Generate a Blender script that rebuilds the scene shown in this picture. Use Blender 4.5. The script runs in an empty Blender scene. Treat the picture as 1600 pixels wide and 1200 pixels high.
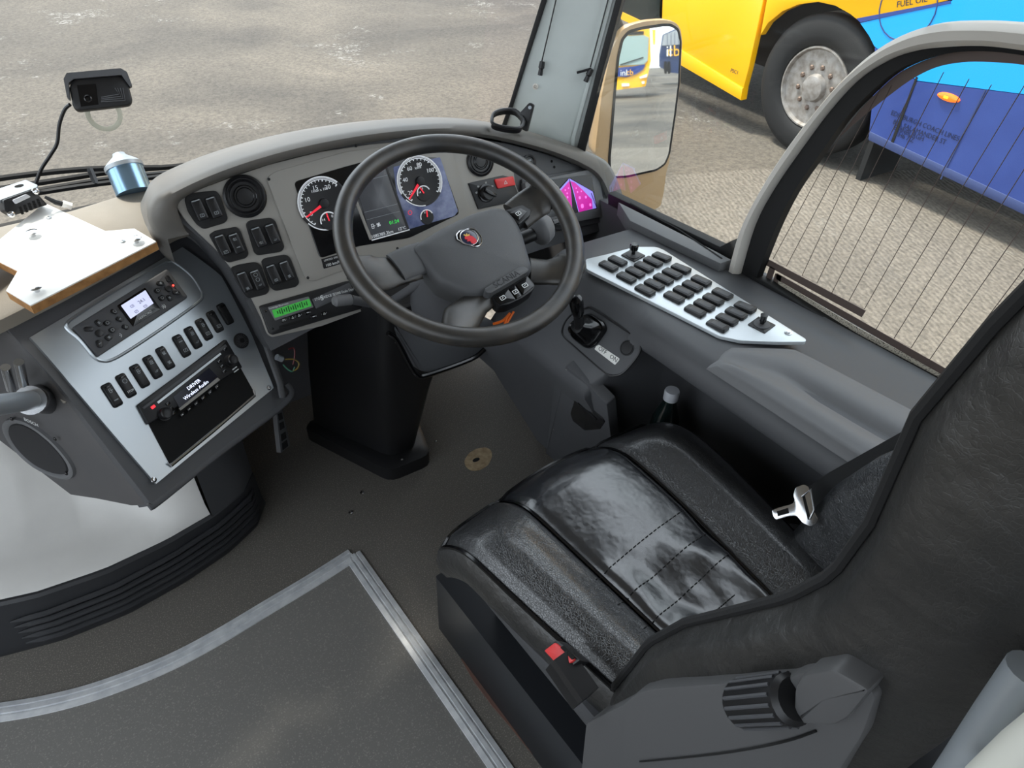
import bpy, math, random
from mathutils import Vector, Matrix
random.seed(7)
V = Vector
scene = bpy.context.scene
COL = scene.collection

# ------------------------------------------------------------------ camera
F = 1100.0
H = 1.5                                   # camera height above the cab floor
RX = V((0.79536041, -0.60503901, 0.03646395))      # image right
RY = V((-0.36663324, -0.52812268, -0.76594158))    # image down
RZ = V((0.48268197, 0.59583071, -0.64187528))      # view direction
CAM = V((0, 0, H))
cam_data = bpy.data.cameras.new('camera')
cam = bpy.data.objects.new('camera', cam_data)
COL.objects.link(cam)
cam.matrix_world = Matrix((
    (RX.x, -RY.x, -RZ.x, 0), (RX.y, -RY.y, -RZ.y, 0),
    (RX.z, -RY.z, -RZ.z, H), (0, 0, 0, 1)))
cam_data.sensor_width = 36
cam_data.lens = F / 1600 * 36
cam_data.clip_start = 0.02
cam_data.clip_end = 400
scene.camera = cam

# ------------------------------------------------------------------ light
world = bpy.data.worlds.new('overcast_sky')
scene.world = world
world.use_nodes = True
wn = world.node_tree.nodes
wn['Background'].inputs['Color'].default_value = (0.84, 0.92, 1.0, 1)
wn['Background'].inputs['Strength'].default_value = 1.7
sun_data = bpy.data.lights.new('hazy_sun', 'SUN')
sun_data.energy = 3.6
sun_data.angle = math.radians(9)
sun_data.color = (1.0, 0.93, 0.82)
sun = bpy.data.objects.new('hazy_sun', sun_data)
COL.objects.link(sun)
SUN_DIR = V((-0.20, 0.45, 0.87)).normalized()       # towards the sun
sun.rotation_euler = SUN_DIR.to_track_quat('Z', 'Y').to_euler()
vs = scene.view_settings
vs.view_transform = 'Standard'
vs.look = 'None'
vs.exposure = 0.8
vs.gamma = 1
vs.use_curve_mapping = False

# ------------------------------------------------------------------ pixel helpers
def ray(px, py):
    return (RX * (px - 800) + RY * (py - 600) + RZ * F) / F

def on(px, py, x=None, y=None, z=None):
    r = ray(px, py)
    if x is not None: t = (x - CAM.x) / r.x
    elif y is not None: t = (y - CAM.y) / r.y
    else: t = (z - CAM.z) / r.z
    return CAM + r * t

class Surf:
    """a plane (optionally bent by h(u,v)) with a local frame u,v,n"""
    def __init__(s, p0, n, u=None, bend=None):
        s.p = V(p0); s.n = V(n).normalized()
        if u is None: u = V((0, 0, 1)).cross(s.n)
        u = V(u); u = (u - s.n * u.dot(s.n)).normalized()
        s.u = u; s.v = s.n.cross(u); s.bend = bend
    def P(s, a, b, h=0.0):
        if s.bend: h = h + s.bend(a, b)
        return s.p + s.u * a + s.v * b + s.n * h
    def uv(s, px, py, h=0.0):
        r = ray(px, py); hh = h; a = b = 0
        for i in range(8 if s.bend else 1):
            q = s.p + s.n * hh
            w = CAM + r * ((q - CAM).dot(s.n) / r.dot(s.n)) - s.p
            a = w.dot(s.u); b = w.dot(s.v)
            if s.bend: hh = h + s.bend(a, b)
        return (a, b)
    def at(s, px, py, h=0.0):
        a, b = s.uv(px, py, h)
        return s.P(a, b, h)
    def many(s, pts, h=0.0):
        return [s.uv(x, y, h) for x, y in pts]

def tilt_surf(p0, tilt, yaw, bend=None):
    t = math.radians(tilt); y = math.radians(yaw)
    n = V((math.sin(t) * math.sin(y), -math.sin(t) * math.cos(y), math.cos(t)))
    return Surf(p0, n, V((math.cos(y), math.sin(y), 0)), bend)

# ------------------------------------------------------------------ materials
MATS = {}
def srgb(c):
    return tuple((x / 12.92 if x <= 0.04045 else ((x + 0.055) / 1.055) ** 2.4) for x in [k / 255 for k in c]) + (1,)

def mat(name, rgb, rough=0.5, metal=0.0, grain=None, vary=None, bump=None, emit=None, coat=0.0, spec=0.5, sheen=0, speck=None):
    """rgb in sRGB 0-255. vary=(scale, rgb2) large blotches; grain=(scale, strength) fine bump;
    bump=(scale, strength) voronoi-like leather creases; speck=(scale, rgb2, threshold)"""
    if name in MATS: return MATS[name]
    m = bpy.data.materials.new(name); m.use_nodes = True
    nt = m.node_tree; N = nt.nodes; L = nt.links
    b = N['Principled BSDF']
    b.inputs['Base Color'].default_value = srgb(rgb)
    b.inputs['Roughness'].default_value = rough
    b.inputs['Metallic'].default_value = metal
    b.inputs['Coat Weight'].default_value = coat
    b.inputs['Coat Roughness'].default_value = 0.15
    b.inputs['Specular IOR Level'].default_value = spec
    tc = N.new('ShaderNodeTexCoord')
    col = None
    if vary:
        nz = N.new('ShaderNodeTexNoise'); nz.inputs['Scale'].default_value = vary[0]; nz.inputs['Detail'].default_value = 5
        L.new(tc.outputs['Object'], nz.inputs['Vector'])
        cr = N.new('ShaderNodeValToRGB'); cr.color_ramp.elements[0].position = 0.35; cr.color_ramp.elements[1].position = 0.7
        cr.color_ramp.elements[0].color = srgb(rgb); cr.color_ramp.elements[1].color = srgb(vary[1])
        L.new(nz.outputs['Fac'], cr.inputs['Fac']); col = cr.outputs['Color']
    if speck:
        nz = N.new('ShaderNodeTexNoise'); nz.inputs['Scale'].default_value = speck[0]; nz.inputs['Detail'].default_value = 2
        L.new(tc.outputs['Object'], nz.inputs['Vector'])
        cr = N.new('ShaderNodeValToRGB'); cr.color_ramp.elements[0].position = speck[2]; cr.color_ramp.elements[1].position = speck[2] + 0.08
        cr.color_ramp.elements[0].color = (0, 0, 0, 1); cr.color_ramp.elements[1].color = (1, 1, 1, 1)
        L.new(nz.outputs['Fac'], cr.inputs['Fac'])
        mx = N.new('ShaderNodeMix'); mx.data_type = 'RGBA'
        L.new(cr.outputs['Color'], mx.inputs['Factor'])
        if col: L.new(col, mx.inputs['A'])
        else: mx.inputs['A'].default_value = srgb(rgb)
        mx.inputs['B'].default_value = srgb(speck[1]); col = mx.outputs['Result']
    if col: L.new(col, b.inputs['Base Color'])
    prev = None
    for kind, args in (('n', grain), ('v', bump)):
        if not args: continue
        if kind == 'n':
            t = N.new('ShaderNodeTexNoise'); t.inputs['Detail'].default_value = 3; out = t.outputs['Fac']
        else:
            t = N.new('ShaderNodeTexVoronoi'); t.feature = 'DISTANCE_TO_EDGE'; out = t.outputs['Distance']
            mr = N.new('ShaderNodeMapRange'); mr.inputs['From Max'].default_value = 0.12
            L.new(out, mr.inputs['Value']); out = mr.outputs['Result']
            nw = N.new('ShaderNodeTexNoise'); nw.inputs['Scale'].default_value = args[0] * 0.35
            va = N.new('ShaderNodeVectorMath'); va.operation = 'MULTIPLY_ADD'
            L.new(tc.outputs['Object'], nw.inputs['Vector'])
            L.new(nw.outputs['Color'], va.inputs[0]); va.inputs[1].default_value = (2.5 / args[0],) * 3
            L.new(tc.outputs['Object'], va.inputs[2])
        t.inputs['Scale'].default_value = args[0]
        L.new(va.outputs[0] if kind == 'v' else tc.outputs['Object'], t.inputs['Vector'])
        bp = N.new('ShaderNodeBump'); bp.inputs['Strength'].default_value = args[1]
        bp.inputs['Distance'].default_value = 0.4 / args[0]
        L.new(out, bp.inputs['Height'])
        if prev: L.new(prev, bp.inputs['Normal'])
        prev = bp.outputs['Normal']
    if prev: L.new(prev, b.inputs['Normal'])
    if emit:
        b.inputs['Emission Color'].default_value = srgb(emit[0]); b.inputs['Emission Strength'].default_value = emit[1]
    MATS[name] = m
    return m

def glass_mat(name, tint=(1, 1, 1), refl=0.6):
    m = bpy.data.materials.new(name); m.use_nodes = True
    nt = m.node_tree; N = nt.nodes; L = nt.links
    N.remove(N['Principled BSDF'])
    tr = N.new('ShaderNodeBsdfTransparent'); tr.inputs['Color'].default_value = tint + (1,)
    gl = N.new('ShaderNodeBsdfGlossy'); gl.inputs['Roughness'].default_value = 0.02
    fr = N.new('ShaderNodeFresnel'); fr.inputs['IOR'].default_value = 1.45
    mu = N.new('ShaderNodeMath'); mu.operation = 'MULTIPLY'; mu.inputs[1].default_value = refl
    mx = N.new('ShaderNodeMixShader')
    L.new(fr.outputs[0], mu.inputs[0]); L.new(mu.outputs[0], mx.inputs['Fac'])
    L.new(tr.outputs[0], mx.inputs[1]); L.new(gl.outputs[0], mx.inputs[2])
    L.new(mx.outputs[0], N['Material Output'].inputs['Surface'])
    MATS[name] = m
    return m

# ------------------------------------------------------------------ mesh helpers
class MB:
    def __init__(s): s.v = []; s.f = []
    def add(s, vs, fs):
        o = len(s.v); s.v += [tuple(p) for p in vs]; s.f += [tuple(i + o for i in f) for f in fs]; return s
    def build(s, name, m, parent=None, smooth=35):
        me = bpy.data.meshes.new(name); me.from_pydata(s.v, [], s.f); me.validate()
        import bmesh
        bm = bmesh.new(); bm.from_mesh(me); bmesh.ops.recalc_face_normals(bm, faces=bm.faces); bm.to_mesh(me); bm.free()
        if smooth:
            for p in me.polygons: p.use_smooth = True
            me.set_sharp_from_angle(angle=math.radians(smooth))
        me.materials.append(m if not isinstance(m, str) else MATS[m])
        o = bpy.data.objects.new(name, me); COL.objects.link(o)
        if parent is not None: adopt(o, parent)
        return o

def adopt(o, parent):
    o.parent = parent
    o.matrix_parent_inverse = Matrix.Translation(-parent.location) if parent.parent is None else Matrix.Identity(4)

def tag(o, label, cat=None, group=None, kind=None):
    o['label'] = label
    if cat: o['category'] = cat
    if group: o['group'] = group
    if kind: o['kind'] = kind
    return o

def thing(name, label, cat, loc=(0, 0, 0), group=None, kind=None):
    o = bpy.data.objects.new(name, None); COL.objects.link(o); o.location = loc
    o.empty_display_size = 0.05
    return tag(o, label, cat, group, kind)

def fillet(pts, r, n=4):
    out = []; k = len(pts)
    rr = r if isinstance(r, (list, tuple)) else [r] * k
    for i in range(k):
        p = V(pts[i]).to_2d(); a = V(pts[i - 1]).to_2d(); b = V(pts[(i + 1) % k]).to_2d()
        d1 = a - p; d2 = b - p
        if d1.length < 1e-7 or d2.length < 1e-7: continue
        q = min(rr[i], d1.length * 0.49, d2.length * 0.49)
        if q < 1e-5: out.append(tuple(p)); continue
        s = p + d1.normalized() * q; e = p + d2.normalized() * q
        for j in range(n + 1):
            t = j / n
            out.append(tuple(s * (1 - t) ** 2 + p * 2 * t * (1 - t) + e * t * t))
    return out

def area2(p): return sum(p[i - 1][0] * p[i][1] - p[i][0] * p[i - 1][1] for i in range(len(p))) / 2

def inset(pts, d):
    if area2(pts) < 0: pts = pts[::-1]
    n = len(pts); out = []
    for i in range(n):
        a = V(pts[i - 1]); p = V(pts[i]); b = V(pts[(i + 1) % n])
        e1 = (p - a); e2 = (b - p)
        if e1.length < 1e-9 or e2.length < 1e-9: out.append(tuple(p)); continue
        n1 = V((-e1.y, e1.x)).normalized(); n2 = V((-e2.y, e2.x)).normalized()
        m = (n1 + n2)
        if m.length < 1e-6: out.append(tuple(p)); continue
        m.normalize(); c = max(0.4, m.dot(n1))
        out.append(tuple(p + m * (d / c)))
    return out

def loft(rings, closed=True, cap0=True, cap1=True):
    n = len(rings[0]); vs = [p for r in rings for p in r]; fs = []
    for i in range(len(rings) - 1):
        for j in range(n if closed else n - 1):
            k = (j + 1) % n
            fs.append((i * n + j, i * n + k, (i + 1) * n + k, (i + 1) * n + j))
    if cap0: fs.append(tuple(range(n - 1, -1, -1)))
    if cap1: fs.append(tuple(range((len(rings) - 1) * n, len(rings) * n)))
    return vs, fs

def slab(s, pts, lo, hi, bev=0.0, tiltv=0.0):
    """outline pts (uv) on Surf s, from height lo to hi, bevelled upper edge. tiltv: height slope along v"""
    if area2(pts) < 0: pts = pts[::-1]
    cv = sum(p[1] for p in pts) / len(pts)
    def R(q, h, t=0): return [s.P(a, b, h + t * (b - cv)) for a, b in q]
    if bev > 0:
        rings = [R(pts, lo), R(pts, hi - bev, tiltv), R(inset(pts, bev * 0.3), hi - bev * 0.3, tiltv), R(inset(pts, bev), hi, tiltv)]
    else:
        rings = [R(pts, lo), R(pts, hi, tiltv)]
    n = len(pts); conv = True
    for i in range(n):
        a, b, c = V(pts[i - 1]), V(pts[i]), V(pts[(i + 1) % n])
        e, f = b - a, c - b
        if e.x * f.y - e.y * f.x < -1e-9: conv = False; break
    if bev <= 0 or not conv: return loft(rings)
    vs, fs = loft(rings, True, True, False)        # convex: fan the top so tight corners cannot fold over
    top = rings[-1]; cen = sum(top, V((0, 0, 0))) / n; vs = list(vs) + [cen]; k = (len(rings) - 1) * n
    return vs, fs + [(k + i, k + (i + 1) % n, len(vs) - 1) for i in range(n)]

def rrect(cu, cv, w, h, r=0.003, ang=0.0, n=4):
    c, s_ = math.cos(ang), math.sin(ang)
    p = [(-w / 2, -h / 2), (w / 2, -h / 2), (w / 2, h / 2), (-w / 2, h / 2)]
    return [(cu + x * c - y * s_, cv + x * s_ + y * c) for x, y in fillet(p, r, n)]

def circle(cu, cv, r, n=24): return [(cu + r * math.cos(2 * math.pi * i / n), cv + r * math.sin(2 * math.pi * i / n)) for i in range(n)]

def lathe(s, cu, cv, prof, n=24, cap0=True, cap1=True):
    rings = [[s.P(cu + r * math.cos(2 * math.pi * i / n), cv + r * math.sin(2 * math.pi * i / n), h) for i in range(n)] for r, h in prof]
    return loft(rings, True, cap0, cap1)

def crom(pts, k=6, closed=False):
    P = [V(p) for p in pts]; n = len(P); out = []
    for i in range(n if closed else n - 1):
        if closed: p0, p1, p2, p3 = P[i - 1], P[i], P[(i + 1) % n], P[(i + 2) % n]
        else: p0, p1, p2, p3 = P[max(i - 1, 0)], P[i], P[i + 1], P[min(i + 2, n - 1)]
        for j in range(k):
            t = j / k
            out.append(0.5 * ((2 * p1) + (p2 - p0) * t + (2 * p0 - 5 * p1 + 4 * p2 - p3) * t * t + (3 * p1 - p0 - 3 * p2 + p3) * t ** 3))
    if not closed: out.append(P[-1])
    return out

def tube(pts, r, n=8, closed=False, flat=None):
    """r number or list; flat=(vec, k): squash along vec by k"""
    P = [V(p) for p in pts]; m = len(P)
    R = r if isinstance(r, (list, tuple)) else [r] * m
    T = []
    for i in range(m):
        a = P[i - 1] if (closed or i > 0) else P[i]; b = P[(i + 1) % m] if (closed or i < m - 1) else P[i]
        T.append((b - a).normalized())
    ref = V((0, 0, 1)) if abs(T[0].z) < 0.9 else V((1, 0, 0))
    u = (ref - T[0] * ref.dot(T[0])).normalized(); rings = []
    for i in range(m):
        u = (u - T[i] * u.dot(T[i])).normalized(); w = T[i].cross(u)
        ring = []
        for j in range(n):
            a = 2 * math.pi * j / n
            d = u * math.cos(a) * R[i] + w * math.sin(a) * R[i]
            if flat: d = d - flat[0] * d.dot(flat[0]) * (1 - flat[1])
            ring.append(P[i] + d)
        rings.append(ring)
    if closed: rings.append(rings[0])
    return loft(rings, True, not closed, not closed)

def box(p0, p1):
    x0, y0, z0 = p0; x1, y1, z1 = p1
    vs = [(x, y, z) for z in (z0, z1) for y in (y0, y1) for x in (x0, x1)]
    return vs, [(0, 2, 3, 1), (4, 5, 7, 6), (0, 1, 5, 4), (2, 6, 7, 3), (0, 4, 6, 2), (1, 3, 7, 5)]

def obj(name, geo, m, parent=None, smooth=35):
    mb = MB()
    if isinstance(geo, list):
        for g in geo: mb.add(*g)
    else: mb.add(*geo)
    return mb.build(name, m, parent, smooth)

def text(s, a, b, string, size, m, parent, name='lettering', h=0.0006, ang=0.0, align='CENTER', flip=False, sx=1.0):
    cu = bpy.data.curves.new(name, 'FONT'); cu.body = string; cu.size = size; cu.align_x = align; cu.align_y = 'CENTER'
    cu.extrude = 0.0002; cu.resolution_u = 2
    t = bpy.data.objects.new('tmp', cu)
    me = bpy.data.meshes.new_from_object(t)
    bpy.data.objects.remove(t); bpy.data.curves.remove(cu)
    c, q = math.cos(ang), math.sin(ang)
    for v in me.vertices:
        x, y, z = v.co; x *= sx
        v.co = s.P(a + x * c - y * q, b + x * q + y * c, h + z)
    me.name = name; me.materials.clear(); me.materials.append(MATS[m] if isinstance(m, str) else m)
    o = bpy.data.objects.new(name, me); COL.objects.link(o)
    if parent is not None: adopt(o, parent)
    return o

def single(name, geo, m, label, cat, group=None, kind=None, smooth=35):
    """a thing that is one mesh, origin at its base"""
    o = obj(name, geo, m, None, smooth)
    me = o.data
    xs = [v.co for v in me.vertices]
    base = V(((min(p.x for p in xs) + max(p.x for p in xs)) / 2, (min(p.y for p in xs) + max(p.y for p in xs)) / 2, min(p.z for p in xs)))
    for v in me.vertices: v.co -= base
    o.location = base
    return tag(o, label, cat, group, kind)

def screw(s, px, py, parent, m='chrome', r=0.005, h0=0.0, name='screw'):
    a, b = s.uv(px, py, h0)
    o = obj(name, lathe(s, a, b, [(r, h0), (r * .95, h0 + r * .35), (r * .6, h0 + r * .6), (r * .28, h0 + r * .62), (r * .26, h0 + r * .3)], 12), m, parent)
    return o
# ------------------------------------------------------------------ palette
mat('dark_plastic', (76, 77, 80), 0.55, grain=(900, 0.25))
mat('mid_plastic', (108, 109, 111), 0.6, grain=(900, 0.3))
mat('seat_plastic', (84, 84, 85), 0.5)
mat('dash_grey', (150, 147, 141), 0.55, grain=(1200, 0.12))
mat('dash_top', (96, 94, 90), 0.5, grain=(700, 0.35), vary=(9, (106, 102, 96)))
mat('shelf_grey', (140, 134, 124), 0.75, grain=(500, 0.45), vary=(9, (152, 145, 134)))
mat('console_grey', (78, 78, 80), 0.62, grain=(800, 0.3), vary=(6, (88, 86, 86)))
mat('black_plastic', (24, 24, 26), 0.42, grain=(900, 0.12))
mat('gloss_black', (13, 13, 15), 0.18)
mat('rubber', (22, 22, 23), 0.75, grain=(300, 0.3))
mat('seal_black', (14, 14, 15), 0.6)
mat('brushed_alu', (176, 182, 186), 0.36, 0.85, grain=(500, 0.03))
mat('plate_alu', (212, 218, 222), 0.4, 0.6)
mat('chrome', (205, 206, 208), 0.2, 1.0)
mat('trim_alu', (226, 228, 230), 0.42, 0.35, vary=(40, (200, 203, 207)), grain=(400, 0.08))
mat('floor_vinyl', (98, 94, 88), 0.8, speck=(330, (128, 123, 115), 0.56), vary=(3, (99, 95, 90)), grain=(500, 0.3))
mat('hatch_vinyl', (116, 114, 110), 0.8, speck=(330, (138, 135, 129), 0.58), vary=(4, (114, 112, 108)), grain=(500, 0.3))
mat('worn_vinyl', (176, 156, 124), 0.85, vary=(60, (140, 118, 90)))
mat('hole_black', (5, 5, 5), 0.9)
mat('white_plinth', (228, 226, 222), 0.5, vary=(5, (214, 212, 208)), grain=(200, 0.05))
mat('skirt_black', (44, 45, 48), 0.5, grain=(600, 0.15))
mat('pillar_grey', (206, 213, 210), 0.6, vary=(8, (194, 201, 199)))
mat('frame_grey', (214, 209, 200), 0.45)
mat('ceiling_cream', (205, 202, 195), 0.8)
mat('wall_dark', (92, 92, 95), 0.8)
mat('shell_paint', (190, 165, 125), 0.35, coat=0.4)
mat('leather', (26, 27, 30), 0.33, bump=(300, 0.4), grain=(30, 0.2), vary=(5, (34, 35, 38)), spec=1.0, coat=0.35)
mat('leather_dull', (36, 36, 36), 0.42, bump=(260, 0.14), grain=(26, 0.30), vary=(7, (46, 45, 43)), spec=0.8)
mat('leather_smooth', (32, 34, 38), 0.24, bump=(430, 0.10), grain=(16, 0.22), spec=1.0, coat=0.6)
mat('white_paint', (236, 236, 232), 0.45)
mat('print_white', (225, 228, 228), 0.6)
mat('print_dim', (150, 156, 160), 0.6)
mat('wood_edge', (176, 128, 76), 0.75, vary=(60, (140, 98, 55)), grain=(120, 0.3))
mat('board_white', (238, 237, 232), 0.5)
mat('red_plastic', (220, 52, 52), 0.4)
mat('wheel_leather', (36, 36, 36), 0.36, bump=(800, 0.15), vary=(24, (62, 57, 50)), spec=0.7)
mat('pad_plastic', (78, 79, 81), 0.5, bump=(600, 0.25))
mat('steel_pole', (165, 172, 178), 0.4, 0.5)
mat('tan_paint', (190, 155, 112), 0.35, coat=0.5, vary=(4, (200, 168, 125)))
mat('orange_cable', (235, 110, 25), 0.5)
mat('clear_dark', (20, 30, 30), 0.1)
mat('cap_grey', (188, 190, 196), 0.45)
mat('belt_web', (30, 31, 32), 0.7, grain=(900, 0.4))
glass_mat('window_glass', (0.97, 0.985, 0.98), 0.22)

# ------------------------------------------------------------------ ground outside
GZ = -0.6
def ground_mat(name, c1, c2, c3, s1, ribs=False):
    m = bpy.data.materials.new(name); m.use_nodes = True
    nt = m.node_tree; N = nt.nodes; L = nt.links; b = N['Principled BSDF']; b.inputs['Roughness'].default_value = 0.85
    tc = N.new('ShaderNodeTexCoord')
    n1 = N.new('ShaderNodeTexNoise'); n1.inputs['Scale'].default_value = s1; n1.inputs['Detail'].default_value = 7; n1.inputs['Distortion'].default_value = 0.6
    n2 = N.new('ShaderNodeTexNoise'); n2.inputs['Scale'].default_value = 26; n2.inputs['Detail'].default_value = 5; n2.inputs['Roughness'].default_value = 0.75
    n3 = N.new('ShaderNodeTexNoise'); n3.inputs['Scale'].default_value = 1.1; n3.inputs['Detail'].default_value = 8; n3.inputs['Roughness'].default_value = 0.7
    for n in (n1, n2, n3): L.new(tc.outputs['Object'], n.inputs['Vector'])
    r1 = N.new('ShaderNodeValToRGB'); r1.color_ramp.elements[0].position = 0.35; r1.color_ramp.elements[1].position = 0.68
    r1.color_ramp.elements[0].color = srgb(c1); r1.color_ramp.elements[1].color = srgb(c2)
    L.new(n1.outputs['Fac'], r1.inputs['Fac'])
    r3 = N.new('ShaderNodeValToRGB'); r3.color_ramp.elements[0].position = 0.58; r3.color_ramp.elements[1].position = 0.66
    L.new(n3.outputs['Fac'], r3.inputs['Fac'])
    mm = N.new('ShaderNodeMath'); mm.operation = 'MULTIPLY'
    r2 = N.new('ShaderNodeValToRGB'); r2.color_ramp.elements[0].position = 0.5; r2.color_ramp.elements[1].position = 0.62
    L.new(n2.outputs['Fac'], r2.inputs['Fac'])
    L.new(r3.outputs['Color'], mm.inputs[0]); L.new(r2.outputs['Color'], mm.inputs[1])
    mx = N.new('ShaderNodeMix'); mx.data_type = 'RGBA'
    L.new(mm.outputs[0], mx.inputs['Factor']); L.new(r1.outputs['Color'], mx.inputs['A']); mx.inputs['B'].default_value = srgb(c3)
    gr = N.new('ShaderNodeMix'); gr.data_type = 'RGBA'; gr.blend_type = 'MULTIPLY'; gr.inputs['Factor'].default_value = 0.62
    n4 = N.new('ShaderNodeTexNoise'); n4.inputs['Scale'].default_value = 34; n4.inputs['Detail'].default_value = 7; n4.inputs['Roughness'].default_value = 0.8
    L.new(tc.outputs['Object'], n4.inputs['Vector'])
    r4 = N.new('ShaderNodeValToRGB'); r4.color_ramp.elements[0].position = 0.38; r4.color_ramp.elements[1].position = 0.6
    r4.color_ramp.elements[0].color = (0.14, 0.14, 0.14, 1)
    L.new(n4.outputs['Fac'], r4.inputs['Fac'])
    L.new(mx.outputs['Result'], gr.inputs['A']); L.new(r4.outputs['Color'], gr.inputs['B'])
    L.new(gr.outputs['Result'], b.inputs['Base Color'])
    bp = N.new('ShaderNodeBump'); bp.inputs['Strength'].default_value = 0.25 if ribs else 0.6; bp.inputs['Distance'].default_value = 0.02
    if ribs:
        w = N.new('ShaderNodeTexWave'); w.inputs['Scale'].default_value = 9; w.inputs['Distortion'].default_value = 7; w.inputs['Detail'].default_value = 3
        mp = N.new('ShaderNodeMapping'); mp.inputs['Rotation'].default_value = (0, 0, 0.5)
        L.new(tc.outputs['Object'], mp.inputs['Vector']); L.new(mp.outputs['Vector'], w.inputs['Vector'])
        L.new(w.outputs['Fac'], bp.inputs['Height'])
    else: L.new(n4.outputs['Fac'], bp.inputs['Height'])
    L.new(bp.outputs['Normal'], b.inputs['Normal'])
    MATS[name] = m
ground_mat('tarmac', (76, 71, 65), (114, 106, 95), (166, 164, 159), 0.45)
ground_mat('concrete', (110, 103, 94), (126, 118, 107), (144, 139, 130), 0.8, True)
o = obj('ground', box((-60, -90, GZ - 0.3), (60, 60, GZ)), 'tarmac', smooth=0)
tag(o, 'worn grey tarmac yard with pale salt stains outside the windscreen', 'ground', kind='structure')
# concrete apron beside the coach, its far edge follows the line seen through the quarter window
A = [on(1022, 330, z=GZ), on(1075, 232, z=GZ), on(1175, 205, z=GZ), on(1240, 262, z=GZ)]
cp = [(1.45, 3.1), (3.1, 3.55), (4.6, 2.9), (6.6, 1.6), (6.6, -10), (1.45, -10)]
G0 = Surf((0, 0, GZ), (0, 0, 1), (1, 0, 0))
o = obj('apron', slab(G0, cp, -0.1, 0.006), 'concrete', smooth=0); o.name = 'concrete_apron'
tag(o, 'pale ribbed concrete apron between this coach and the yellow and blue bus', 'ground', kind='structure')

# ------------------------------------------------------------------ shell of the cab
def prism_y(prof, y0, y1): return loft([[V((x, y0, z)) for x, z in prof], [V((x, y1, z)) for x, z in prof]])
o = obj('floor', box((-1.2, -3.5, -0.05), (1.2, 1.78, 0)), 'floor_vinyl', smooth=0)
floor = tag(o, 'dark speckled vinyl cab floor', 'floor', kind='structure')
FZ = Surf((0, 0, 0), (0, 0, 1), (1, 0, 0))
# worn patch and studs in the floor
pat = FZ.many([(733, 708), (745, 701), (760, 699), (768, 704), (769, 714), (763, 727), (750, 735), (736, 736), (727, 729), (725, 720)])
obj('worn_patch', slab(FZ, fillet(pat, 0.01), 0, 0.0012), 'worn_vinyl', floor)
hl = FZ.uv(744, 719)
obj('patch_hole', slab(FZ, [(hl[0] + 0.012 * math.cos(t), hl[1] + 0.007 * math.sin(t)) for t in [i * .524 for i in range(12)]], 0.0008, 0.0016), 'hole_black', floor)
for px, py in ((566, 770), (548, 801)): screw(FZ, px, py, floor, r=0.006, name='floor_stud')
# hatch panel enclosed by the aluminium strips
curve_px = [(-160, 1126), (-60, 1122), (0, 1114), (60, 1104), (130, 1087), (200, 1063), (270, 1034), (340, 997), (420, 949), (490, 907), (551, 868)]
ctr = [V(FZ.uv(x, y)) for x, y in curve_px]
ctr = [V((p.x, p.y)) for p in ctr]
corner = ctr[-1]
end = V(FZ.uv(852, 1301)); 
hatch = [tuple(p) for p in ctr] + [tuple(end), (end.x, -1.5), (ctr[0].x, -1.5)]
obj('hatch_panel', slab(FZ, hatch, 0, 0.0015), 'hatch_vinyl', floor, 0)
def strip(path, w0, prof):
    """extrude profile (across, height) along a 2D path on the floor"""
    rings = []
    n = len(path)
    for i in range(n):
        a = path[max(i - 1, 0)]; b = path[min(i + 1, n - 1)]
        t = (b - a).normalized(); nn = V((-t.y, t.x))
        rings.append([V((path[i].x + nn.x * c * w0, path[i].y + nn.y * c * w0, h)) for c, h in prof])
    return loft(rings)
sp = [(-1, 0), (-.95, .004), (-.45, .0055), (-.40, .0025), (-.22, .0025), (-.17, .0058), (.22, .0058), (.27, .0025), (.42, .0025), (.47, .0055), (.95, .004), (1, 0)]
cc = crom([p.to_3d() for p in ctr], 5); cc = [V((p.x, p.y)) for p in cc]
o = obj('trim_1', strip(cc, 0.022, sp), 'trim_alu'); tag(o, 'curved grooved aluminium floor strip sweeping below the ribbed skirting', 'floor trim', kind='structure')
d = (end - corner).normalized(); cs = corner + d * 0.0
o = obj('trim_2', strip([cs + V((d.x, d.y)) * (k * 0.1) for k in range(0, 9)], 0.022, [(c, h * 1.06) for c, h in sp]), 'trim_alu'); tag(o, 'straight scuffed aluminium floor strip beside the seat box', 'floor trim', kind='structure')
e3 = V(FZ.uv(864, 1190)); d3 = V((0.55, -0.84)).normalized()
o = obj('trim_3', strip([e3 + d3 * (k * 0.1) for k in range(0, 5)], 0.018, sp), 'trim_alu'); tag(o, 'short aluminium floor strip end against the foot of the seat box', 'floor trim', kind='structure')

# walls, ceiling and glazing openings
WX = 1.21
o = obj('wall_right', [box((WX, -3.5, GZ + 0.3), (1.27, 1.55, 0.72)), box((WX, -3.5, 1.95), (1.27, 1.5, 2.2)), box((WX, -3.5, 0.715), (1.27, -0.55, 0.95)), box((WX, -0.62, 0.9), (1.27, -0.50, 1.96))], 'wall_dark', smooth=0)
tag(o, 'side wall of the cab below and above the driver window', 'wall', kind='structure')
o = obj('wall_left', [box((-1.27, -3.5, GZ + 0.3), (-1.21, 0.35, 0.9)), box((-1.27, -3.5, 1.95), (-1.21, 1.6, 2.2)), box((-1.27, 1.52, GZ + 0.3), (-1.21, 1.62, 2.0)), box((-1.27, 0.33, GZ + .3), (-1.21, 0.4, 2.0))], 'wall_dark', smooth=0)
tag(o, 'door side wall of the cab with open glazing', 'wall', kind='structure')
o = obj('wall_back', box((-1.21, -3.6, 0), (1.21, -3.5, 2.2)), 'wall_dark', smooth=0); tag(o, 'dark bulkhead behind the cab', 'wall', kind='structure')
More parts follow.
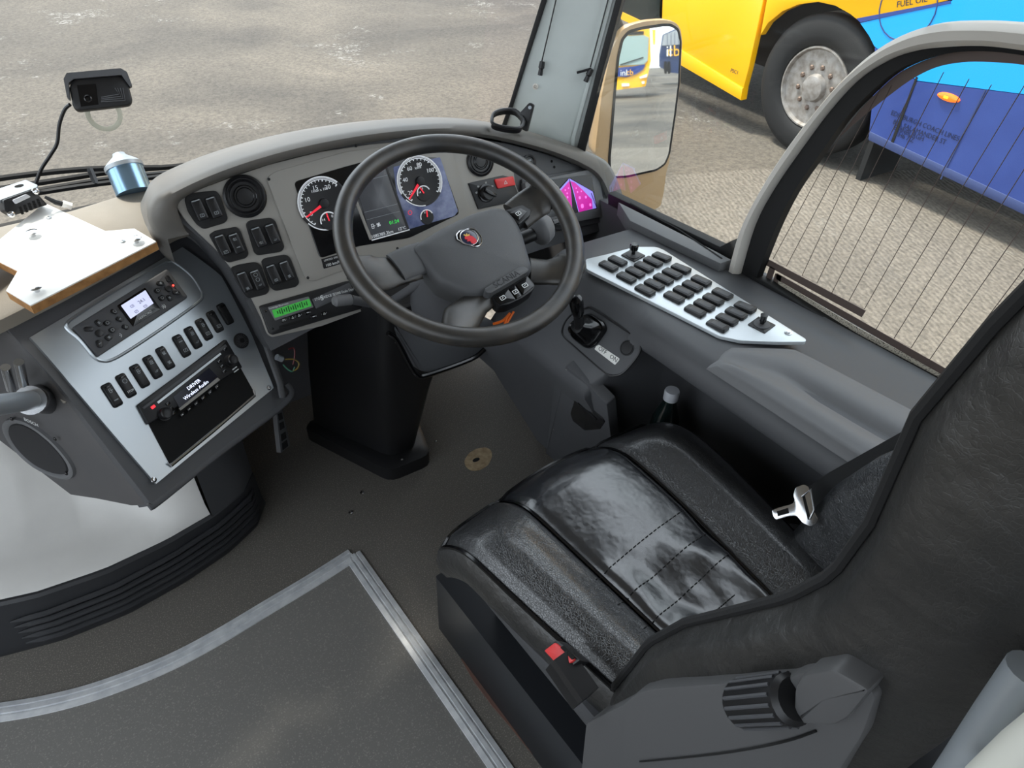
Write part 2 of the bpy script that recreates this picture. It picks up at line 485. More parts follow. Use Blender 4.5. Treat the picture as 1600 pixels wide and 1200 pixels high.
o = obj('ceiling', box((-1.27, -3.6, 2.2), (1.27, 1.70, 2.26)), 'ceiling_cream', smooth=0); tag(o, 'pale ceiling over the cab', 'ceiling', kind='structure')
# front panel under the windscreen, curved in plan
def front_y(x): return 1.98 - 0.16 * (x / 1.2) ** 2 * (1 if x > 0 else 0.6)
xs = [-1.25 + 2.5 * i / 24 for i in range(25)]
rings = []
for y_off, z in ((0, GZ + 0.3), (0, 0.62), (-0.005, 0.642), (-0.03, 0.65), (-0.06, 0.65), (-0.06, GZ + .3)):
    rings.append([V((x, front_y(x) + 0.03 + y_off, z)) for x in xs])
o = obj('wall_front', loft(rings, False, False, False), 'seal_black'); tag(o, 'black front cowl panel under the windscreen', 'wall', kind='structure')
o = obj('firewall', box((-1.2, 1.72, 0), (1.2, 1.78, 0.66)), 'wall_dark', smooth=0); o.name = 'wall_firewall'; tag(o, 'dark footwell bulkhead below the dashboard', 'wall', kind='structure')
# windscreen pane
rings = []
for k in range(7):
    t = k / 6
    rings.append([V((x, front_y(x) - 0.015 - 0.38 * t ** 1.3, 0.64 + 1.58 * t)) for x in xs])
o = obj('window_1', loft(rings, False, False, False), 'window_glass'); tag(o, 'large curved windscreen in front of the dashboard', 'windscreen', kind='structure')
edge = tube([V((x, front_y(x) - 0.015, 0.648)) for x in xs], 0.012, 6)
obj('windscreen_seal', edge, 'seal_black', o)
obj('wall_dash_tray', box((-1.2, 1.42, 0.63), (1.2, 1.93, 0.65)), 'seal_black', smooth=0); tag(bpy.data.objects['wall_dash_tray'], 'black tray closing the gap between dashboard and windscreen', 'tray', kind='structure')

bl = thing('added_sun_blind', 'unseen dark blind added at the head of the windscreen to block the sun', 'blind', (0, 1.66, 1.54))  # out of view; added and drawn low to keep sun off the floor
obj('blind_fabric', box((-1.18, 1.655, 1.54), (1.18, 1.66, 2.199)), 'seal_black', bl, 0)
obj('blind_rail', tube([V((-1.18, 1.657, 1.54)), V((1.18, 1.657, 1.54))], .01, 8), 'frame_grey', bl)
# ------------------------------------------------------------------ side glazing
SW = Surf((WX, 0.7, 0.8), (-1, 0, 0), (0, -1, 0))
def c2(pts): return [(1000 + .375 * x, .375 * y) for x, y in pts]
f_out = c2([(392, 1135), (440, 960), (520, 800), (620, 640), (740, 480), (860, 340), (990, 220), (1120, 140), (1260, 95), (1420, 85), (1600, 92), (1800, 120), (2050, 200)])
f_in = c2([(438, 1135), (500, 930), (580, 780), (690, 620), (810, 460), (930, 330), (1060, 245), (1180, 205), (1300, 190), (1450, 185), (1600, 200), (1790, 235), (2000, 310)])
s_in = c2([(500, 1165), (580, 960), (660, 800), (760, 655), (870, 500), (980, 385), (1080, 300), (1200, 245), (1320, 218), (1450, 212), (1600, 228), (1780, 265), (1980, 345)])
def band(s, o_px, i_px, prof):
    """loft between two pixel edges; prof = list of (t, height)"""
    O = crom([s.at(*p).to_3d() for p in o_px], 4); I = crom([s.at(*p) for p in i_px], 4)
    rings = [[O[k].lerp(I[k], t) + s.n * h for t, h in prof] for k in range(len(O))]
    return loft(rings, False, False, False)
w2 = obj('window_2', slab(SW, SW.many([(900, 330), (1480, 640), (1800, 800), (1800, -60), (990, -60), (968, 0), (905, 235)]), -0.012, -0.008), 'window_glass', smooth=0)
tag(w2, 'driver side window with printed heater wires and arched grey frame', 'window', kind='structure')
obj('arch_frame', band(SW, f_out, f_in, [(0, 0), (0.02, .022), (.3, .034), (.7, .034), (.98, .022), (1, 0)]), 'frame_grey', w2)
obj('arch_seal', band(SW, f_in, s_in, [(0, 0), (0, .014), (.9, .010), (1, -.005)]), 'seal_black', w2)
mat('heater_brown', (92, 78, 72), 0.6)
# brown printed band below the arch, bus-bar strips and wires
b_out = c2([(820, 575), (900, 470), (990, 375), (1080, 300), (1200, 245), (1320, 218), (1450, 212), (1600, 228), (1780, 265)])
b_in = c2([(838, 560), (930, 480), (1030, 400), (1120, 335), (1220, 285), (1330, 263), (1450, 262), (1600, 275), (1780, 310)])
obj('printed_band', band(SW, b_out, b_in, [(0, -.0075), (1, -.0075)]), 'heater_brown', w2)
def c3(pts): return [(1100 + .3125 * x, 300 + .3125 * y) for x, y in pts]
for q in ([(262, 315), (798, 600), (778, 632), (252, 345)], [(318, 375), (345, 390), (318, 475), (288, 465)],
          [(352, 410), (1225, 905), (1400, 1010), (1400, 1045), (1195, 930), (350, 440)], [(345, 412), (378, 425), (360, 500), (325, 490)]):
    obj('heater_bar', slab(SW, SW.many(c3(q)), -.008, -.0068), 'heater_brown', w2, 0)
wires = [[(560, -60), (345, 335), (412, 372), (640, -60)], [(700, -30), (490, 418), (565, 455), (805, -30)], [(925, -60), (637, 508)], [(1030, -20), (724, 545), (802, 585), (1125, 15)],
         [(1290, -20), (858, 690)], [(1395, 10), (950, 732), (1035, 780), (1510, 30)], [(1600, 160), (1120, 850)], [(1640, 330), (1220, 890), (1290, 930)]]
for w in wires:
    P = [SW.at(*p, -.0068) for p in c3(w)]
    # wires run on up to the arch
    P[0] = P[0] + (P[0] - P[1]).normalized() * 0.18
    if len(w) == 4: P[3] = P[3] + (P[3] - P[2]).normalized() * 0.18
    obj('heater_wire', tube(P, 0.0007, 4), 'heater_brown', w2, 0)
# black rubber along the sill of both panes, dotted border strip above it
obj('sill_seal', [slab(SW, SW.many([(955, 300), (1130, 383), (1146, 375), (1150, 390), (1146, 404), (1110, 392), (955, 318)]), -.012, .012, .003),
                  slab(SW, SW.many([(1172, 425), (1205, 440), (1340, 525), (1480, 600), (1700, 720), (1700, 760), (1470, 620), (1330, 552), (1172, 438)]), -.012, .012, .003)], 'seal_black', w2)
mat('dot_border', (196, 188, 172), 0.8, speck=(420, (90, 84, 78), 0.55))
obj('dotted_border', slab(SW, SW.many([(1213, 440), (1340, 515), (1470, 588), (1475, 598), (1340, 527), (1213, 452)]), -.008, -.006), 'dot_border', w2, 0)
screw(SW, 1128, 404, w2, r=0.009, h0=0.02, name='frame_screw')

# ------------------------------------------------------------------ front pillar
PS = Surf(on(908, 232, x=1.2), (-0.72, -0.69, 0.12))
pil = thing('trim_4', 'pale grey moulded windscreen pillar cover with black seals', 'pillar', PS.p, kind='structure')
pc = [(742, 330), (778, 230), (800, 165), (826, 80), (852, 0), (868, -60), (990, -60), (968, 0), (935, 110), (905, 225), (880, 330)]
obj('pillar_cover', slab(PS, PS.many(pc), -0.06, 0, 0.006), 'pillar_grey', pil)
obj('pillar_rib', slab(PS, PS.many([(885, 330), (893, 215), (925, 100), (953, 0), (968, -60), (975, -60), (958, 0), (931, 100), (899, 215), (893, 330)]), 0, .004, .0015), 'pillar_grey', pil)
obj('glazing_seal', slab(PS, PS.many([(738, 330), (770, 235), (797, 160), (822, 78), (846, 0), (862, -60), (870, -60), (855, 0), (829, 80), (802, 165), (776, 240), (745, 330)]), -.02, .008, .002), 'seal_black', pil)
obj('glazing_seal', slab(PS, PS.many([(880, 330), (903, 226), (933, 108), (962, 0), (975, -60), (995, -60), (978, 0), (945, 115), (915, 235), (893, 330)]), -.02, .012, .003), 'seal_black', pil)
def pp(x, y): return (740 + .25 * x, .25 * y)
# blind cords with their hooks
for i, (ln, hk) in enumerate((([(525, -60), (515, 0), (425, 390)], [(430, 385), (415, 470)]), ([(850, -40), (835, 20), (730, 420)], [(735, 430), (700, 510)]))):
    P = [PS.at(*pp(*p), .01) for p in ln]
    obj('blind_cord', tube(crom(P, 4), 0.0016, 5), 'black_plastic', pil)
    a, b = PS.at(*pp(*hk[0]), .012), PS.at(*pp(*hk[1]), .012)
    obj('cord_clip', [tube([a, a.lerp(b, .45), a.lerp(b, .55), b], [.006, .007, .005, .006], 8)] + ([tube([PS.at(*pp(645, 455), .02), PS.at(*pp(735, 430), .014)], .003, 6)] if i else []), 'black_plastic', pil)
P = [PS.at(*pp(*p), .012) for p in [(425, -40), (440, 0), (350, 350), (290, 640)]]
a, b = PS.uv(*pp(387, 540))
obj('stud', lathe(PS, a, b, [(.007, 0), (.007, .004), (.004, .006), (.003, .003)], 12), 'frame_grey', pil)
# ------------------------------------------------------------------ more helpers for fitted parts
def ang(s, p, q, h=0.0):
    a = s.uv(*p, h); b = s.uv(*q, h); return math.atan2(b[1] - a[1], b[0] - a[0])

def resamp(pts, n):
    P = [V(p) for p in pts]; d = [0]
    for i in range(1, len(P)): d.append(d[-1] + (P[i] - P[i - 1]).length)
    out = []
    for k in range(n):
        t = d[-1] * k / (n - 1); i = 0
        while i < len(P) - 2 and d[i + 1] < t: i += 1
        f = (t - d[i]) / max(1e-9, d[i + 1] - d[i]); out.append(P[i].lerp(P[i + 1], min(1, max(0, f))))
    return out

def patch(s, Lpx, Rpx, nu, nv, h, depth):
    """curved sheet on s between a left and a right pixel edge, with a skirt of the given depth"""
    Lp = resamp(s.many(Lpx, h), nv); Rp = resamp(s.many(Rpx, h), nv)
    g = [[Lp[j].lerp(Rp[j], i / (nu - 1)) for i in range(nu)] for j in range(nv)]
    vs = [s.P(p.x, p.y, h) for row in g for p in row]; fs = []
    for j in range(nv - 1):
        for i in range(nu - 1): a = j * nu + i; fs.append((a, a + 1, a + nu + 1, a + nu))
    loop = [i for i in range(nu)] + [j * nu + nu - 1 for j in range(1, nv)] + [(nv - 1) * nu + i for i in range(nu - 2, -1, -1)] + [j * nu for j in range(nv - 2, 0, -1)]
    base = len(vs); flat = [p for row in g for p in row]
    for k in loop: vs.append(s.P(flat[k].x, flat[k].y, h - depth))
    m = len(loop)
    for k in range(m): fs.append((loop[k], base + k, base + (k + 1) % m, loop[(k + 1) % m]))
    return vs, fs

def piece(name, s, px, lo, hi, m, parent, r=0.0, bev=0.0, smooth=35, hp=None):
    return obj(name, slab(s, fillet(s.many(px, hi if hp is None else hp), r), lo, hi, bev), m, parent, smooth)

def icon(s, a, b, kind, size, m, parent, an=0.0, h=0.0):
    """small printed pictogram built as thin raised lines"""
    S = size; L = []
    if kind == 'box': L = [[(-1, -.7), (1, -.7), (1, .7), (-1, .7), (-1, -.7)], [(-.4, -.2), (.4, .3)]]
    elif kind == 'lamp': L = [[(-.2, -.7), (-.9, -.4), (-.9, .4), (-.2, .7), (-.2, -.7)], [(.2, -.5), (.9, -.6)], [(.2, 0), (.9, 0)], [(.2, .5), (.9, .6)]]
    elif kind == 'fan': L = [[(0, 0), (.7, .5), (.2, .8), (0, 0)], [(0, 0), (-.7, -.5), (-.2, -.8), (0, 0)], [(0, 0), (-.5, .7), (-.8, .2), (0, 0)], [(0, 0), (.5, -.7), (.8, -.2), (0, 0)]]
    elif kind == 'door': L = [[(-.6, -.9), (-.6, .9), (.3, .9), (.3, -.9), (-.6, -.9)], [(.3, 0), (1, 0)], [(-.6, 0), (.3, 0)]]
    elif kind == 'heat': L = [[(-.9, -.8), (.9, -.8)], [(-.6, -.5), (-.6, .8)], [(0, -.5), (0, .8)], [(.6, -.5), (.6, .8)]]
    elif kind == 'drop': L = [[(-.9, -.2), (-.3, -.5), (.3, -.5), (.9, .3)], [(-.3, -.1), (.2, .4)]]
    elif kind == 'line': L = [[(-.9, -.15), (.9, -.15), (.9, .15), (-.9, .15), (-.9, -.15)]]
    elif kind == 'ring': L = [[(math.cos(t * .524), math.sin(t * .524)) for t in range(13)]]
    elif kind == 'tri': L = [[(-.9, -.7), (.9, -.7), (0, .9), (-.9, -.7)]]
    c, q = math.cos(an), math.sin(an); geo = []
    for l in L:
        for i in range(len(l) - 1):
            p0 = V(l[i]) * S; p1 = V(l[i + 1]) * S; dd = (p1 - p0)
            if dd.length < 1e-9: continue
            nn = V((-dd.y, dd.x)).normalized() * S * 0.11
            qd = [p0 + nn, p0 - nn, p1 - nn, p1 + nn]
            geo.append(slab(s, [(a + p.x * c - p.y * q, b + p.x * q + p.y * c) for p in qd], h, h + .0004))
    return obj('icon', geo, m, parent, 0)

def rocker(s, a, b, w, l, an, parent, name='rocker_switch', hi=0.006, tv=0.0, m='black_plastic', icons=(), tilt=0.0, cap=True):
    q = rrect(a, b, w, l, min(w, l) * .22, an)
    o = obj(name, slab(s, q, 0.0, hi, .0022, tilt), m, parent)
    c, sn = math.cos(an), math.sin(an)
    for k, t in icons:
        dy = t * l
        icon(s, a - sn * dy, b + c * dy, k, w * .24, 'print_dim', o, an, hi + tilt * dy + .0001)
    if cap:   # glossy upper lip of the key
        dy = l * .40
        obj('key_lip', slab(s, rrect(a - sn * dy, b + c * dy, w * .72, l * .09, l * .03, an, 2), hi - .001, hi + tilt * dy + .0012, .0006), 'gloss_black', o)
    return o

# ------------------------------------------------------------------ dashboard binnacle
DF = tilt_surf((0.665, 1.28, 0.807), 65, -4)
dash = thing('dashboard', 'curved grey instrument dashboard with hooded dark rim under the windscreen', 'dashboard', (0.7, 1.35, 0.45))
face_px = [(262, 318), (290, 300), (340, 281), (410, 255), (490, 234), (570, 220), (650, 213), (720, 213), (790, 224), (850, 240), (905, 260), (944, 285), (958, 318), (966, 352), (900, 372), (800, 405), (700, 442), (570, 484), (500, 508), (440, 540), (424, 548), (414, 532), (396, 490), (360, 425), (320, 378), (280, 345)]
obj('binnacle_body', slab(DF, DF.many(face_px), -0.16, 0, 0.0), 'dark_plastic', dash)
# light grey fascia left of the headlamp switch
piece('grey_fascia', DF, [(272, 318), (300, 300), (350, 281), (420, 257), (500, 237), (580, 225), (660, 219), (740, 220), (792, 230), (800, 248), (806, 290), (828, 338), (800, 352), (700, 388), (560, 470), (420, 512), (410, 500), (385, 450), (340, 392), (290, 345)], 0, .006, 'dash_grey', dash, 0.01, .002)
# hood
outer = [(262, 374), (244, 362), (230, 338), (240, 308), (268, 290), (340, 258), (420, 232), (500, 213), (580, 200), (640, 194), (700, 191), (760, 195), (820, 206), (880, 223), (930, 242), (955, 262), (974, 308), (984, 348)]
inner = [(296, 366), (290, 360), (284, 346), (278, 322), (296, 305), (350, 281), (425, 256), (500, 237), (580, 222), (640, 215), (700, 212), (755, 215), (815, 228), (870, 245), (915, 266), (936, 285), (951, 318), (962, 352)]
def hood_rows():
    rows = []
    I = [V(DF.uv(*p)) for p in inner]
    I3 = crom([DF.at(*p, 0.0) for p in inner], 5)
    def mid(t, h): return crom([DF.at(inner[k][0] + (outer[k][0] - inner[k][0]) * t, inner[k][1] + (outer[k][1] - inner[k][1]) * t, h * (.05, .2, .6, 1)[min(k, 3)]) for k in range(len(outer))], 5)
    r = [I3, mid(.06, .022), mid(.25, .034), mid(.55, .036), mid(.85, .026), mid(1.0, .006)]
    last = r[-1]
    n = len(last)
    def bk(i, y, z):
        k = max(0, min(1, (i - 6) / 16)); k = k * k * (3 - 2 * k)
        return V((0, y * k, z if k > .3 else z - .02 * (1 - k)))
    r.append([p + bk(i, .05, -.004) for i, p in enumerate(last)])
    r.append([p + bk(i, .13, -.03) for i, p in enumerate(last)])
    r.append([p + bk(i, .28 if i < n * .6 else .12, -.16 * max(.15, min(1, (i - 8) / 14))) for i, p in enumerate(last)])
    return r
obj('hood', loft(hood_rows(), False, False, False), 'dash_top', dash, 60)
# instrument cluster panel
obj('cluster_surround', slab(DF, fillet(DF.many([(416, 278), (430, 268), (540, 237), (640, 224), (692, 222), (705, 232), (735, 330), (730, 345), (640, 388), (520, 428), (490, 440), (478, 436), (472, 425)], .008), .012), 0, .009, .001), 'dash_grey', dash)
for px, py in ((420, 280), (556, 228), (481, 434), (621, 388)): screw(DF, px, py, dash, 'black_plastic', .003, .009)
clu = piece('cluster_lens', DF, [(459, 284), (540, 260), (600, 244), (688, 246), (719, 334), (640, 372), (560, 385), (500, 404)], 0, .011, 'gloss_black', dash, .01, .002)
def c6(x, y): return (440 + .1875 * x, 240 + .1875 * y)
mat('gauge_face', (24, 24, 27), 0.5)
mat('gauge_white', (225, 228, 232), 0.5, emit=((225, 228, 232), 0.12))
mat('gauge_red', (230, 40, 60), 0.5, emit=((230, 40, 60), 0.35))
mat('lcd_grey', (58, 60, 64), 0.25, emit=((58, 60, 64), 0.3))
mat('lcd_green', (40, 200, 70), 0.5, emit=((40, 200, 70), 0.6))
mat('painted_reflection', (80, 90, 132), 0.2, vary=(45, (128, 136, 172)))  # mottled blue of the lens reflection, put into the colour
CH = .0112
def gauge(cpx, rad, parent, ticks, a0, a1, needle, nums, span=(0, 1), name='gauge'):
    a, b = DF.uv(*cpx, CH)
    g = obj(name, lathe(DF, a, b, [(rad * 1.05, CH - .001), (rad * 1.05, CH + .0005), (rad * .99, CH + .0012), (rad * .95, CH + .0004)], 40), 'gauge_face', parent)
    def arc(r0, r1, s0, s1, n=24):
        o1 = [(a + r1 * math.cos(math.radians(s0 + (s1 - s0) * i / n)), b + r1 * math.sin(math.radians(s0 + (s1 - s0) * i / n))) for i in range(n + 1)]
        o2 = [(a + r0 * math.cos(math.radians(s0 + (s1 - s0) * i / n)), b + r0 * math.sin(math.radians(s0 + (s1 - s0) * i / n))) for i in range(n, -1, -1)]
        return slab(DF, o1 + o2, CH + .0004, CH + .0011)
    obj('dial_ring', [arc(rad * .985, rad * 1.04, a0 - 14, a0 + 40), arc(rad * .96, rad * 1.04, a1 + 2, a0 - 30, 30)], 'gauge_white', g)
    tk = []
    for i in range(ticks + 1):
        t = math.radians(a0 + (a1 - a0) * i / ticks); ww = .0007 if i % 4 else .0011
        u = V((math.cos(t), math.sin(t))); w = V((-u.y, u.x)) * ww
        p0 = V((a, b)) + u * rad * .84; p1 = V((a, b)) + u * rad * .93
        tk.append(slab(DF, [tuple(p0 + w), tuple(p0 - w), tuple(p1 - w), tuple(p1 + w)], CH + .0004, CH + .001))
    tk.append(arc(rad * .905, rad * .935, a1, a0, 30))
    obj('tick_scale', tk, 'gauge_white', g, 0)
    for sgn, t in nums:
        t = math.radians(t); text(DF, a + rad * .66 * math.cos(t), b + rad * .66 * math.sin(t), sgn, rad * .24, 'gauge_white', g, 'numeral', CH + .0006)
    t = math.radians(needle); u = V((math.cos(t), math.sin(t))); w = V((-u.y, u.x))
    p0 = V((a, b)) + u * rad * .1; p1 = V((a, b)) + u * rad * .92
    obj('needle', slab(DF, [tuple(p0 + w * .0028), tuple(p0 - w * .0028), tuple(p1 - w * .0012), tuple(p1 + w * .0012)], CH + .002, CH + .004), 'gauge_red', g)
    obj('needle_hub', lathe(DF, a, b, [(rad * .2, CH + .0004), (rad * .18, CH + .006), (rad * .1, CH + .007)], 20), 'gauge_face', g)
    return g
g1 = gauge((506, 318), .052, clu, 20, 230, 40, 203, [('5', 205), ('10', 156), ('15', 105), ('20', 60)])
a, b = DF.uv(499, 297, CH); text(DF, a, b, '1/min x 100', .0075, 'gauge_white', g1, 'lettering', CH + .0006)
g2 = gauge((656, 283), .052, clu, 24, 230, -40, 222, [('20', 215), ('40', 165), ('60', 120), ('80', 78), ('100', 30)])
a, b = DF.uv(653, 262, CH); text(DF, a, b, 'km/h', .0075, 'gauge_white', g2, 'lettering', CH + .0006)
def small_gauge(px, rad, nums, needle, m='gauge_white'):
    a, b = DF.uv(*px, CH + .001)
    o = obj('small_gauge', lathe(DF, a, b, [(rad, CH + .0012), (rad * .97, CH + .0018), (rad * .5, CH + .0019)], 24), 'gauge_face', clu)
    n = 16; A0, A1 = 20, 190
    o1 = [(a + rad * math.cos(math.radians(A0 + (A1 - A0) * i / n)), b + rad * math.sin(math.radians(A0 + (A1 - A0) * i / n))) for i in range(n + 1)]
    o2 = [(a + rad * .86 * math.cos(math.radians(A0 + (A1 - A0) * i / n)), b + rad * .86 * math.sin(math.radians(A0 + (A1 - A0) * i / n))) for i in range(n, -1, -1)]
    obj('dial_ring', slab(DF, o1 + o2, CH + .0018, CH + .0024), m, o)
    for s_, t in nums:
        t = math.radians(t); text(DF, a + rad * .62 * math.cos(t), b + rad * .62 * math.sin(t), s_, rad * .4, 'gauge_white', o, 'numeral', CH + .0022)
    t = math.radians(needle); u = V((math.cos(t), math.sin(t))); w = V((-u.y, u.x)) * .0012
    p0 = V((a, b)); p1 = p0 + u * rad * .85
    obj('needle', slab(DF, [tuple(p0 + w), tuple(p0 - w), tuple(p1 - w), tuple(p1 + w)], CH + .0025, CH + .004), 'gauge_red' if m == 'gauge_white' else 'gauge_white', o)
small_gauge((514, 345), .019, [('14', 160), ('5', 95), ('0', 40)], 95)
small_gauge((662, 302), .017, [('14', 160), ('5', 95)], 115)
small_gauge((667, 339), .0165, [('1/2', 95)], 80)
# central display and its bezel bars
disp = piece('display_screen', DF, [c6(640, 330), c6(720, 120), c6(870, 100), c6(1050, 630), c6(750, 715)], CH - .001, CH + .0016, 'lcd_grey', clu, .002, .0005)
bar = lambda p, q, w, nm, m, h: obj(nm, tube([DF.at(*p, h), DF.at(*q, h)], w, 6), m, clu)
bar(c6(560, 240), c6(745, 715), .0032, 'display_bezel', 'dash_grey', CH + .001)
bar(c6(870, 110), c6(1055, 630), .003, 'display_bezel', 'black_plastic', CH + .001)
bar(c6(752, 722), c6(1066, 634), .0014, 'display_bezel', 'gauge_white', CH + .001)
DH = CH + .0018
for p, q in ((c6(690, 490), c6(965, 420)), (c6(710, 552), c6(985, 480)), (c6(660, 235), c6(880, 180))): obj('screen_rule', tube([DF.at(*p, DH), DF.at(*q, DH)], .0005, 4), 'print_dim', disp, 0)
an_d = ang(DF, c6(765, 690), c6(915, 650))
for sgn, p, sz, m in (('1085385.2km', c6(840, 672), .0095, 'gauge_white'), ('12\u00b0C', c6(1003, 625), .0095, 'gauge_white'), ('01:24', c6(938, 570), .0105, 'lcd_green')):
    a, b = DF.uv(*p, DH); text(DF, a, b, sgn, sz, m, disp, 'lettering', DH, an_d)
for k, p in (('door', c6(762, 605)), ('fan', c6(808, 592))):
    a, b = DF.uv(*p, DH); icon(DF, a, b, k, .005, 'gauge_white', disp, an_d, DH)
a, b = DF.uv(*c6(1070, 492), CH); o = icon(DF, a, b, 'ring', .0045, 'gauge_red', clu, 0, CH + .0003)
piece('blue_lens_reflection', DF, [c6(930, 110), c6(1320, 30), c6(1345, 100), c6(1470, 480), c6(1440, 520), c6(1060, 630), c6(1010, 470), c6(960, 330)], CH - .001, CH + .0003, 'painted_reflection', clu, .003)  # reflection on the cluster lens, painted as a thin blue sheet
# speed-limit sticker
st = piece('sticker', DF, [(502, 405), (533, 396), (537, 411), (506, 420)], .008, .0098, 'black_plastic', dash, .001)
a, b = DF.uv(519, 404, .0098); text(DF, a, b, 'LIMITED SPEED', .0055, 'print_white', st, 'lettering', .0099, ang(DF, (503, 409), (534, 400)))
a, b = DF.uv(520, 412, .0098); text(DF, a, b, '100 km/h', .0085, 'print_white', st, 'lettering', .0099, ang(DF, (503, 409), (534, 400)))
# round air vents
for (px, py), r in (((382.5, 307), .041), ((750, 252), .034)):
    a, b = DF.uv(px, py, .006)
    o = obj('round_vent', lathe(DF, a, b, [(r, .004), (r, .010), (r * .9, .013), (r * .84, .010), (r * .80, .010), (r * .74, .0125), (r * .68, .009), (r * .6, .0085), (r * .3, .011)], 36), 'black_plastic', dash)
    for q in (.52, .40): obj('vent_ring', tube([DF.P(a + r * q * math.cos(t * .314), b + r * q * math.sin(t * .314), .0108) for t in range(20)], .0008, 4, True), 'gloss_black', o)
a, b = DF.uv(785, 240, .006)
obj('small_vent', lathe(DF, a, b, [(.013, .004), (.013, .010), (.010, .011), (.008, .007)], 24), 'black_plastic', dash)
a, b = DF.uv(826, 254, 0)
usb = obj('usb_socket', lathe(DF, a, b, [(.018, 0), (.018, .005), (.014, .006), (.012, .003)], 24), 'black_plastic', dash)
for k in (-1, 1): obj('usb_port', slab(DF, rrect(a, b + k * .0045, .012, .004, .0005), .0029, .0042), 'print_dim', usb)
for px, py in ((862, 252), (866, 261)): 
    a, b = DF.uv(px, py); obj('screw_hole', lathe(DF, a, b, [(.0035, 0), (.003, .001), (.001, .001)], 10), 'hole_black', dash)
# paired rocker switches in dark frames (crop 280,280 at 1/6)
def c5(x, y): return (280 + x / 6, 280 + y / 6)
pairs = [([(50, 180), (100, 130), (340, 105), (380, 140), (460, 370), (430, 410), (230, 470), (160, 420), (80, 300)], [(188, 285), (322, 262)], (('box', -.28),), (('box', -.28),)),
         ([(280, 520), (340, 480), (540, 445), (575, 480), (655, 700), (630, 740), (460, 785), (400, 740), (300, 560)], [(405, 615), (535, 600)], (('box', -.36),), (('lamp', .2), ('line', -.2))),
         ([(625, 420), (660, 385), (860, 360), (905, 390), (990, 640), (960, 680), (740, 715), (705, 690)], [(742, 540), (872, 510)], (('lamp', -.3),), (('drop', -.3),)),
         ([(480, 830), (560, 800), (720, 775), (770, 810), (850, 1040), (820, 1080), (650, 1120), (600, 1060)], [(610, 960), (732, 940)], (('fan', -.35),), (('ring', .25), ('ring', 0), ('drop', -.27))),
         ([(770, 770), (800, 740), (1000, 705), (1045, 740), (1130, 970), (1100, 1010), (900, 1050), (850, 1010)], [(882, 890), (1005, 855)], (('lamp', -.3),), (('fan', -.3),))]
an_s = ang(DF, c5(742, 540), c5(882, 890)) + math.pi / 2
ax_s = V(DF.uv(*c5(690, 450))) - V(DF.uv(*c5(770, 640)))
for fr, keys, ic1, ic2 in pairs:
    f = piece('switch_frame', DF, [c5(*p) for p in fr], .004, .0105, 'rubber', dash, .006, .002)
    for kx, ic in zip(keys, (ic1, ic2)):
        a, b = DF.uv(*c5(*kx), .012)
        an = math.atan2(ax_s.y, ax_s.x) - math.pi / 2
        rk = obj('rocker', slab(DF, rrect(a, b, .0195, .040, .004, an), .006, .0165, .0025, -.11), 'black_plastic', f)
        obj('key_lip', slab(DF, rrect(a - math.sin(an) * .017, b + math.cos(an) * .017, .0150, .0022, .001, an, 2), .012, .0168 - .11 * .017 + .0008, .0004), 'print_dim', rk)
        for k, t in ic:
            dy = t * .040; icon(DF, a - math.sin(an) * dy, b + math.cos(an) * dy, k, .0036, 'print_dim', rk, an, .0166 - .11 * dy)
# headlamp switch panel and hazard switch
hp = piece('light_panel', DF, [(732, 286), (786, 274), (800, 277), (812, 308), (808, 314), (748, 327)], .004, .0095, 'black_plastic', dash, .002, .001)
a, b = DF.uv(759, 302, .0095)
obj('light_bezel', lathe(DF, a, b, [(.021, .009), (.021, .012), (.018, .013)], 30), 'gloss_black', hp)
kn = obj('light_knob', lathe(DF, a, b, [(.0165, .012), (.0165, .024), (.0145, .027), (.006, .0275)], 30), 'black_plastic', hp)
d = V((.8, -.6)); w = V((.6, .8))
obj('knob_grip', slab(DF, [tuple(V((a, b)) + d * x * .016 + w * y * .0045) for x, y in ((-1, -1), (1, -.7), (1, .7), (-1, 1))], .026, .036, .002), 'gloss_black', kn)
for t in (30, 75, 130, 165): icon(DF, a + .024 * math.cos(math.radians(t)), b + .024 * math.sin(math.radians(t)), 'lamp', .0026, 'print_white', hp, 0, .0096)
hz = piece('hazard_switch', DF, [(773, 280), (802, 275), (806, 289), (778, 295)], .008, .0135, 'red_plastic', hp, .003, .0015)
a, b = DF.uv(790, 285, .0135); icon(DF, a, b, 'tri', .0045, 'print_white', hz, 0, .0136)

# tachograph
tac = thing('tachograph', 'black tachograph unit with green display under the rocker switches', 'tachograph', DF.at(480, 500))
def c4(x, y): return (390 + .125 * x, 430 + .125 * y)
piece('tachograph_shelf', DF, [c4(60, 300), c4(120, 340), c4(700, 170), c4(1240, 20), c4(1420, 250), c4(1440, 440), c4(900, 640), c4(280, 780), c4(220, 740)], -.04, .004, 'dash_grey', dash, .006, .003)
tb = piece('housing', DF, [c4(120, 390), c4(1240, 70), c4(1300, 90), c4(1420, 390), c4(1400, 420), c4(290, 750), c4(250, 735)], .003, .013, 'black_plastic', tac, .004, .002)
tg = .0132
piece('display_surround', DF, [c4(225, 400), c4(740, 265), c4(800, 400), c4(320, 570)], .012, tg + .0012, 'mid_plastic', tac, .002, .0006)
mat('lcd_panel_green', (58, 150, 62), 0.3, emit=((58, 150, 62), 0.35))
ds = piece('display', DF, [c4(280, 440), c4(745, 295), c4(775, 385), c4(315, 535)], .012, tg + .002, 'lcd_panel_green', tac, .0006)
obj('display_marks', [slab(DF, rrect(*DF.uv(*c4(x, 505 - .31 * (x - 300) - 25), tg + .002), .0022, .006 + .003 * (i % 3), .0002), tg + .002, tg + .0025) for i, x in enumerate(range(350, 740, 28))], mat('lcd_ink', (30, 80, 40), .5), ds, 0)
an_t = ang(DF, c4(290, 750), c4(1400, 420))
